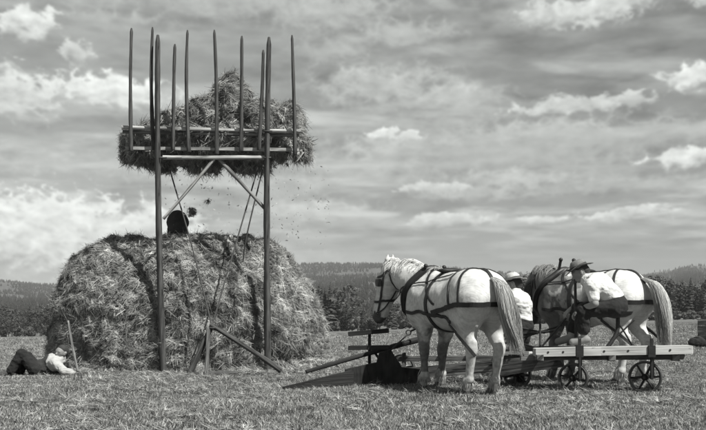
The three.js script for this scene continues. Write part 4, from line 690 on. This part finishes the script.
person({ label: 'man in dark clothes kneeling bent over on top of the haystack', at: V(-3.28, 2.2, -16.85), turn: turnTo(-0.2, -0.98), shirt: M.vest, sleeve: 1.9, headUp: [0.75, 0.5, 0], headFwd: [0.5, -1, 0], palm: [-1, 0, 0],
  j: { pelvis: [-0.02, 0.26, 0], waist: [0.02, 0.42, 0], chest: [0.08, 0.6, 0], neck: [0.22, 0.69, 0], head: [0.35, 0.68, 0], shoulderL: [0.14, 0.56, -0.1], elbowL: [0.34, 0.4, -0.12], wristL: [0.5, 0.3, -0.1], shoulderR: [0.14, 0.56, 0.1], elbowR: [0.34, 0.4, 0.12], wristR: [0.5, 0.3, 0.1], hipL: [0, 0.22, -0.09], kneeL: [0.3, 0.02, -0.13], ankleL: [-0.1, 0.02, -0.13], toeL: [-0.24, -0.01, -0.13], hipR: [0, 0.22, 0.09], kneeR: [0.3, 0.02, 0.12], ankleR: [-0.1, 0.02, 0.12], toeR: [-0.24, -0.01, 0.12] } });

/* ------------------------------------------------------------------ hay sweep (horse-drawn): frame, plank, wheels, pole */
const sweep = thing('hay_sweep', 'horse drawn hay sweep with pale plank and small iron wheels', 'farm machine', V(2.4, 0, -12.4));
{
  const o = sweep.position, L = (p) => p.clone().sub(o), at = (px, d, y) => V((px - 353) * d / FOCAL, y, -d);
  const beam = (name, a, b, w, h, m, par = sweep) => part(name, beamGeo(L(a), L(b), w, h), m, par), rod = (name, a, b, r, m = M.iron, par = sweep) => part(name, poleGeo(L(a), L(b), r, r, { bend: 0.002, sides: 7, segs: 4 }), m, par);
  const pl = beam('plank', at(534, 11.72, 0.528), at(690, 11.55, 0.572), 0.27, 0.105, M.plank);
  for (const px of [548, 563, 604, 628, 670]) { const b = new THREE.CylinderGeometry(0.014, 0.014, 0.014, 8); b.rotateX(Math.PI / 2); b.translate(...L(at(px, 11.72 - (px - 534) * 0.00109 - 0.131, 0.53 + (px - 534) * 0.00028)).toArray()); part('bolt', b, M.iron, pl); }
  beam('rear_plank', at(500, 12.62, 0.53), at(672, 12.35, 0.55), 0.16, 0.09, M.greyWood);
  for (const px of [540, 612, 676]) beam('cross_bar', at(px, 11.5, 0.465), at(px - 6, 12.6, 0.44), 0.09, 0.08, M.darkWood);
  beam('under_beam', at(520, 11.9, 0.45), at(684, 11.72, 0.47), 0.1, 0.07, M.darkWood);
  beam('pale_bar', at(497, 12.25, 0.49), at(531, 11.95, 0.51), 0.1, 0.035, M.plank);
  beam('long_beam', at(392, 13.45, 0.12), at(536, 12.35, 0.36), 0.14, 0.17, M.darkWood);
  beam('side_beam', at(398, 13.42, 0.36), at(540, 12.5, 0.42), 0.08, 0.075, M.darkWood);
  beam('tail_beam', at(498, 12.55, 0.24), at(562, 12.0, 0.40), 0.12, 0.16, M.darkWood);
  for (const px of [404, 441, 468, 500]) { const t = (px - 392) / 144, d = lerp(13.45, 12.4, t); beam('upright', at(px, d, 0.1), at(px, d, 0.46), 0.05, 0.06, M.darkWood); }
  // wheels
  const wheel = (px, d, r, yaw) => {
    const c = L(at(px, d, r)), rim = new THREE.LatheGeometry([[r - 0.03, -0.036], [r - 0.004, -0.038], [r, -0.03], [r, 0.03], [r - 0.004, 0.038], [r - 0.03, 0.036], [r - 0.026, 0], [r - 0.03, -0.036]].map(([x, y]) => new THREE.Vector2(x, y)), 40);
    const m = new THREE.Matrix4().makeRotationY(yaw).multiply(new THREE.Matrix4().makeRotationX(Math.PI / 2)).setPosition(c); rim.applyMatrix4(m);
    const w = part('wheel', rim, M.wornIron, sweep);
    for (let i = 0; i < 6; i++) { const a = i * Math.PI / 3 + px, g = poleGeo(V(Math.cos(a) * 0.03, 0, Math.sin(a) * 0.03), V(Math.cos(a) * (r - 0.02), 0, Math.sin(a) * (r - 0.02)), 0.016, 0.013, { bend: 0, sides: 6, segs: 2 }); g.applyMatrix4(m); part('spoke', g, M.iron, w); }
    const hub = new THREE.LatheGeometry([[0.001, -0.08], [0.022, -0.08], [0.026, -0.05], [0.045, -0.04], [0.045, 0.04], [0.026, 0.05], [0.022, 0.08], [0.001, 0.08]].map(([x, y]) => new THREE.Vector2(x, y)), 16); hub.applyMatrix4(m); part('hub', hub, M.iron, w);
    return c;
  };
  const yaw = -0.48;
  for (const [px, d, r] of [[573, 11.68, 0.195], [645, 11.62, 0.21], [517, 12.5, 0.2], [402, 13.75, 0.21]]) {
    wheel(px, d, r, yaw);
    if (px > 550) { rod('axle', at(px, d, r), at(px + 4, d + 0.5, r), 0.02); beam('wheel_fork', at(px + 6.5, d - 0.115, r - 0.02), at(px + 6.5, d - 0.125, 0.72), 0.045, 0.03, M.iron); beam('wheel_fork', at(px + 7, d + 0.2, r - 0.02), at(px + 7, d + 0.2, 0.5), 0.05, 0.04, M.iron); const br = beam('bracket', at(px + 2.5, 11.46, 0.55), at(px + 10.5, 11.45, 0.55), 0.03, 0.15, M.iron); }
    else rod('axle', at(px, d, r), at(px + 10, d - 0.35, r), 0.02);
  }
  // rake head: dark side board, long tooth, pole and upright with two boards
  const board = new THREE.Shape([[345, 370], [345, 383.5], [362, 386], [400, 385], [432, 382], [428, 371], [402, 368], [397, 361], [391, 350], [380, 353], [377, 363], [362, 366]].map(([x, y]) => new THREE.Vector2((x - 345) / 71, (386 - y) / 71)));
  const bg = new THREE.ExtrudeGeometry(board, { depth: 0.05, bevelEnabled: true, bevelSize: 0.006, bevelThickness: 0.006, bevelSegments: 1 }); bg.rotateY(0.1); bg.translate(...L(at(345, 12.75, 0.015)).toArray()); part('side_board', bg, M.tarred, sweep);
  const tooth = beamGeo(V(0, 0, 0), V(0, 0, 1), 1, 1, 0.02), tp = tooth.attributes.position, A = L(at(283, 11.95, 0.045)), B = L(at(352, 12.6, 0.14)), D = B.clone().sub(A), sd = V(0, 1, 0).cross(D).normalize();
  for (let i = 0; i < tp.count; i++) { const t = tp.getZ(i), p = A.clone().addScaledVector(D, t).addScaledVector(sd, tp.getX(i) * lerp(0.03, 0.09, t)).add(V(0, tp.getY(i) * lerp(0.03, 0.2, t), 0)); tp.setXYZ(i, p.x, p.y, p.z); } tooth.computeVertexNormals(); part('tooth', tooth, M.tarred, sweep);
  part('draft_pole', poleGeo(L(at(306, 12.35, 0.235)), L(at(424, 13.28, 0.675)), 0.026, 0.042, { bend: 0.004 }), M.tarred, sweep);
  beam('upright', at(369.5, 13.0, 0.02), at(369.5, 13.0, 0.80), 0.045, 0.045, M.tarred); rod('brace', at(371, 13.0, 0.55), at(383, 12.9, 0.3), 0.018, M.tarred);
  beam('top_board', P(349, 334, 13.0), P(388.5, 330.5, 12.92), 0.2, 0.065, M.tarred); beam('top_board', P(349, 347.8, 13.0), P(390, 347.3, 12.92), 0.2, 0.06, M.tarred);
  rod('chain', P(390, 351, 12.8), P(407, 335, 13.1), 0.012); const ring = new THREE.TorusGeometry(0.035, 0.009, 6, 16); ring.translate(...L(P(408.5, 332.5, 13.1)).toArray()); part('ring', ring, M.iron, sweep); rod('chain', P(411, 331, 13.1), P(420, 327, 13.0), 0.014);
  // rods and levers of the gear behind the plank
  for (const [x0, y0, d0, x1, y1, d1, r] of [[498, 336, 12.5, 556, 331, 12.2, 0.017], [503, 324, 12.5, 545, 333, 12.3, 0.013], [500, 345, 12.45, 562, 325, 12.2, 0.014], [538, 351, 12.1, 566, 318, 12.1, 0.013], [505, 339, 12.5, 548, 351, 12.0, 0.012], [540, 324, 12.3, 540, 352, 12.2, 0.014], [515, 329, 12.5, 515, 352, 12.4, 0.012], [632, 345, 12.3, 618, 322, 12.3, 0.012], [608, 345, 12.3, 634, 320, 12.3, 0.012]]) rod('gear_rod', P(x0, y0, d0), P(x1, y1, d1), r);
  const lever = rod('lever', P(576, 346, 11.95), P(575, 274, 12.0), 0.02); rod('lever_grip', P(575, 283, 12.0), P(574.8, 272, 12.0), 0.026, M.darkWood, lever);
  // driver's seat: dished pan on a post
  const sp = L(V(3.49, 0.99, -11.86)), pan = new THREE.LatheGeometry([[0.001, 0.0], [0.1, 0.008], [0.17, 0.03], [0.2, 0.07], [0.205, 0.07], [0.178, 0.024], [0.1, -0.006], [0.001, -0.012]].map(([x, y]) => new THREE.Vector2(x, y)), 28); pan.scale(0.95, 1, 0.9); pan.translate(sp.x, sp.y, sp.z); const seat = part('seat', pan, M.iron, sweep); seat.material.side = THREE.DoubleSide;
  part('seat_post', tubeGeo([sp.clone().add(V(0, -0.01, 0)), sp.clone().add(V(-0.02, -0.2, 0.02)), sp.clone().add(V(-0.16, -0.42, 0.04))], 0.028, 8, 14), M.iron, seat);
}

/* ------------------------------------------------------------------ hay fork, box and bundle, far fence */
{
  const f = thing('hay_fork', 'wooden handled hay fork standing upright before the reclining man', 'hay fork', V(-4.12, 0, -13.5)), top = V(-0.15, 0.93, 0);
  part('handle', poleGeo(V(-0.005, 0.17, 0), top, 0.016, 0.014, { bend: 0.01 }), M.peeled, f);
  for (const s of [-1, 0, 1]) part('prong', tubeGeo([V(-0.005, 0.18, 0), V(s * 0.05, 0.12, 0.01), V(s * 0.055 + 0.01, -0.05, 0.03)], 0.006, 5, 8), M.iron, f);
  const c = thing('crate', 'tall dark box standing in the field at the right edge', 'box', V((711 - 353) * 28.5 / FOCAL, 0, -28.5), 0.15);
  for (let i = 0; i < 5; i++) part('board', beamGeo(V(-0.3, 0.02 + i * 0.17, 0.28), V(0.3, 0.02 + i * 0.17, 0.28), 0.03, 0.16).translate(0, 0.08, 0), M.darkWood, c);
  for (let i = 0; i < 5; i++) part('board', beamGeo(V(-0.3, 0.02 + i * 0.17, -0.28), V(0.3, 0.02 + i * 0.17, -0.28), 0.03, 0.16).translate(0, 0.08, 0), M.darkWood, c);
  for (const s of [-1, 1]) for (let i = 0; i < 5; i++) part('board', beamGeo(V(s * 0.285, 0.02 + i * 0.17, -0.262), V(s * 0.285, 0.02 + i * 0.17, 0.262), 0.03, 0.16).translate(0, 0.08, 0), M.darkWood, c);
  part('lid', beamGeo(V(-0.32, 0.89, 0), V(0.32, 0.89, 0), 0.64, 0.03), M.darkWood, c);
  const bones = [[-0.1, 0.15, 0, 0.16, 0.1, 0.17, 0.02, 0.17, 0.08], [0, 0.22, 0, 0.15, 0.03, 0.26, 0, 0.1, 0.08]], fb = makeField(bones), ff = (x, y, z) => Math.max(fb(x, y, z) + 0.015 * noise(x * 9, y * 9, z * 9), -y - 0.01);
  const b = thing('sack', 'dark rounded bundle lying in the field beside the tall box', 'bundle', V((696.5 - 353) * 28.2 / FOCAL, 0, -28.2)); part('bundle', netGeo(ff, boneBox(bones, 0.05), 0.02), M.dark, b);
  const tie = new THREE.TorusGeometry(0.1, 0.012, 6, 20); tie.rotateX(Math.PI / 2); tie.translate(0.02, 0.34, 0); part('tie', tie, M.rope, b);
}
scene.fog = new THREE.FogExp2(new THREE.Color(0.9, 0.9, 0.9), 0.00013);                 // thin haze over the far hills
renderer.render(scene, camera);
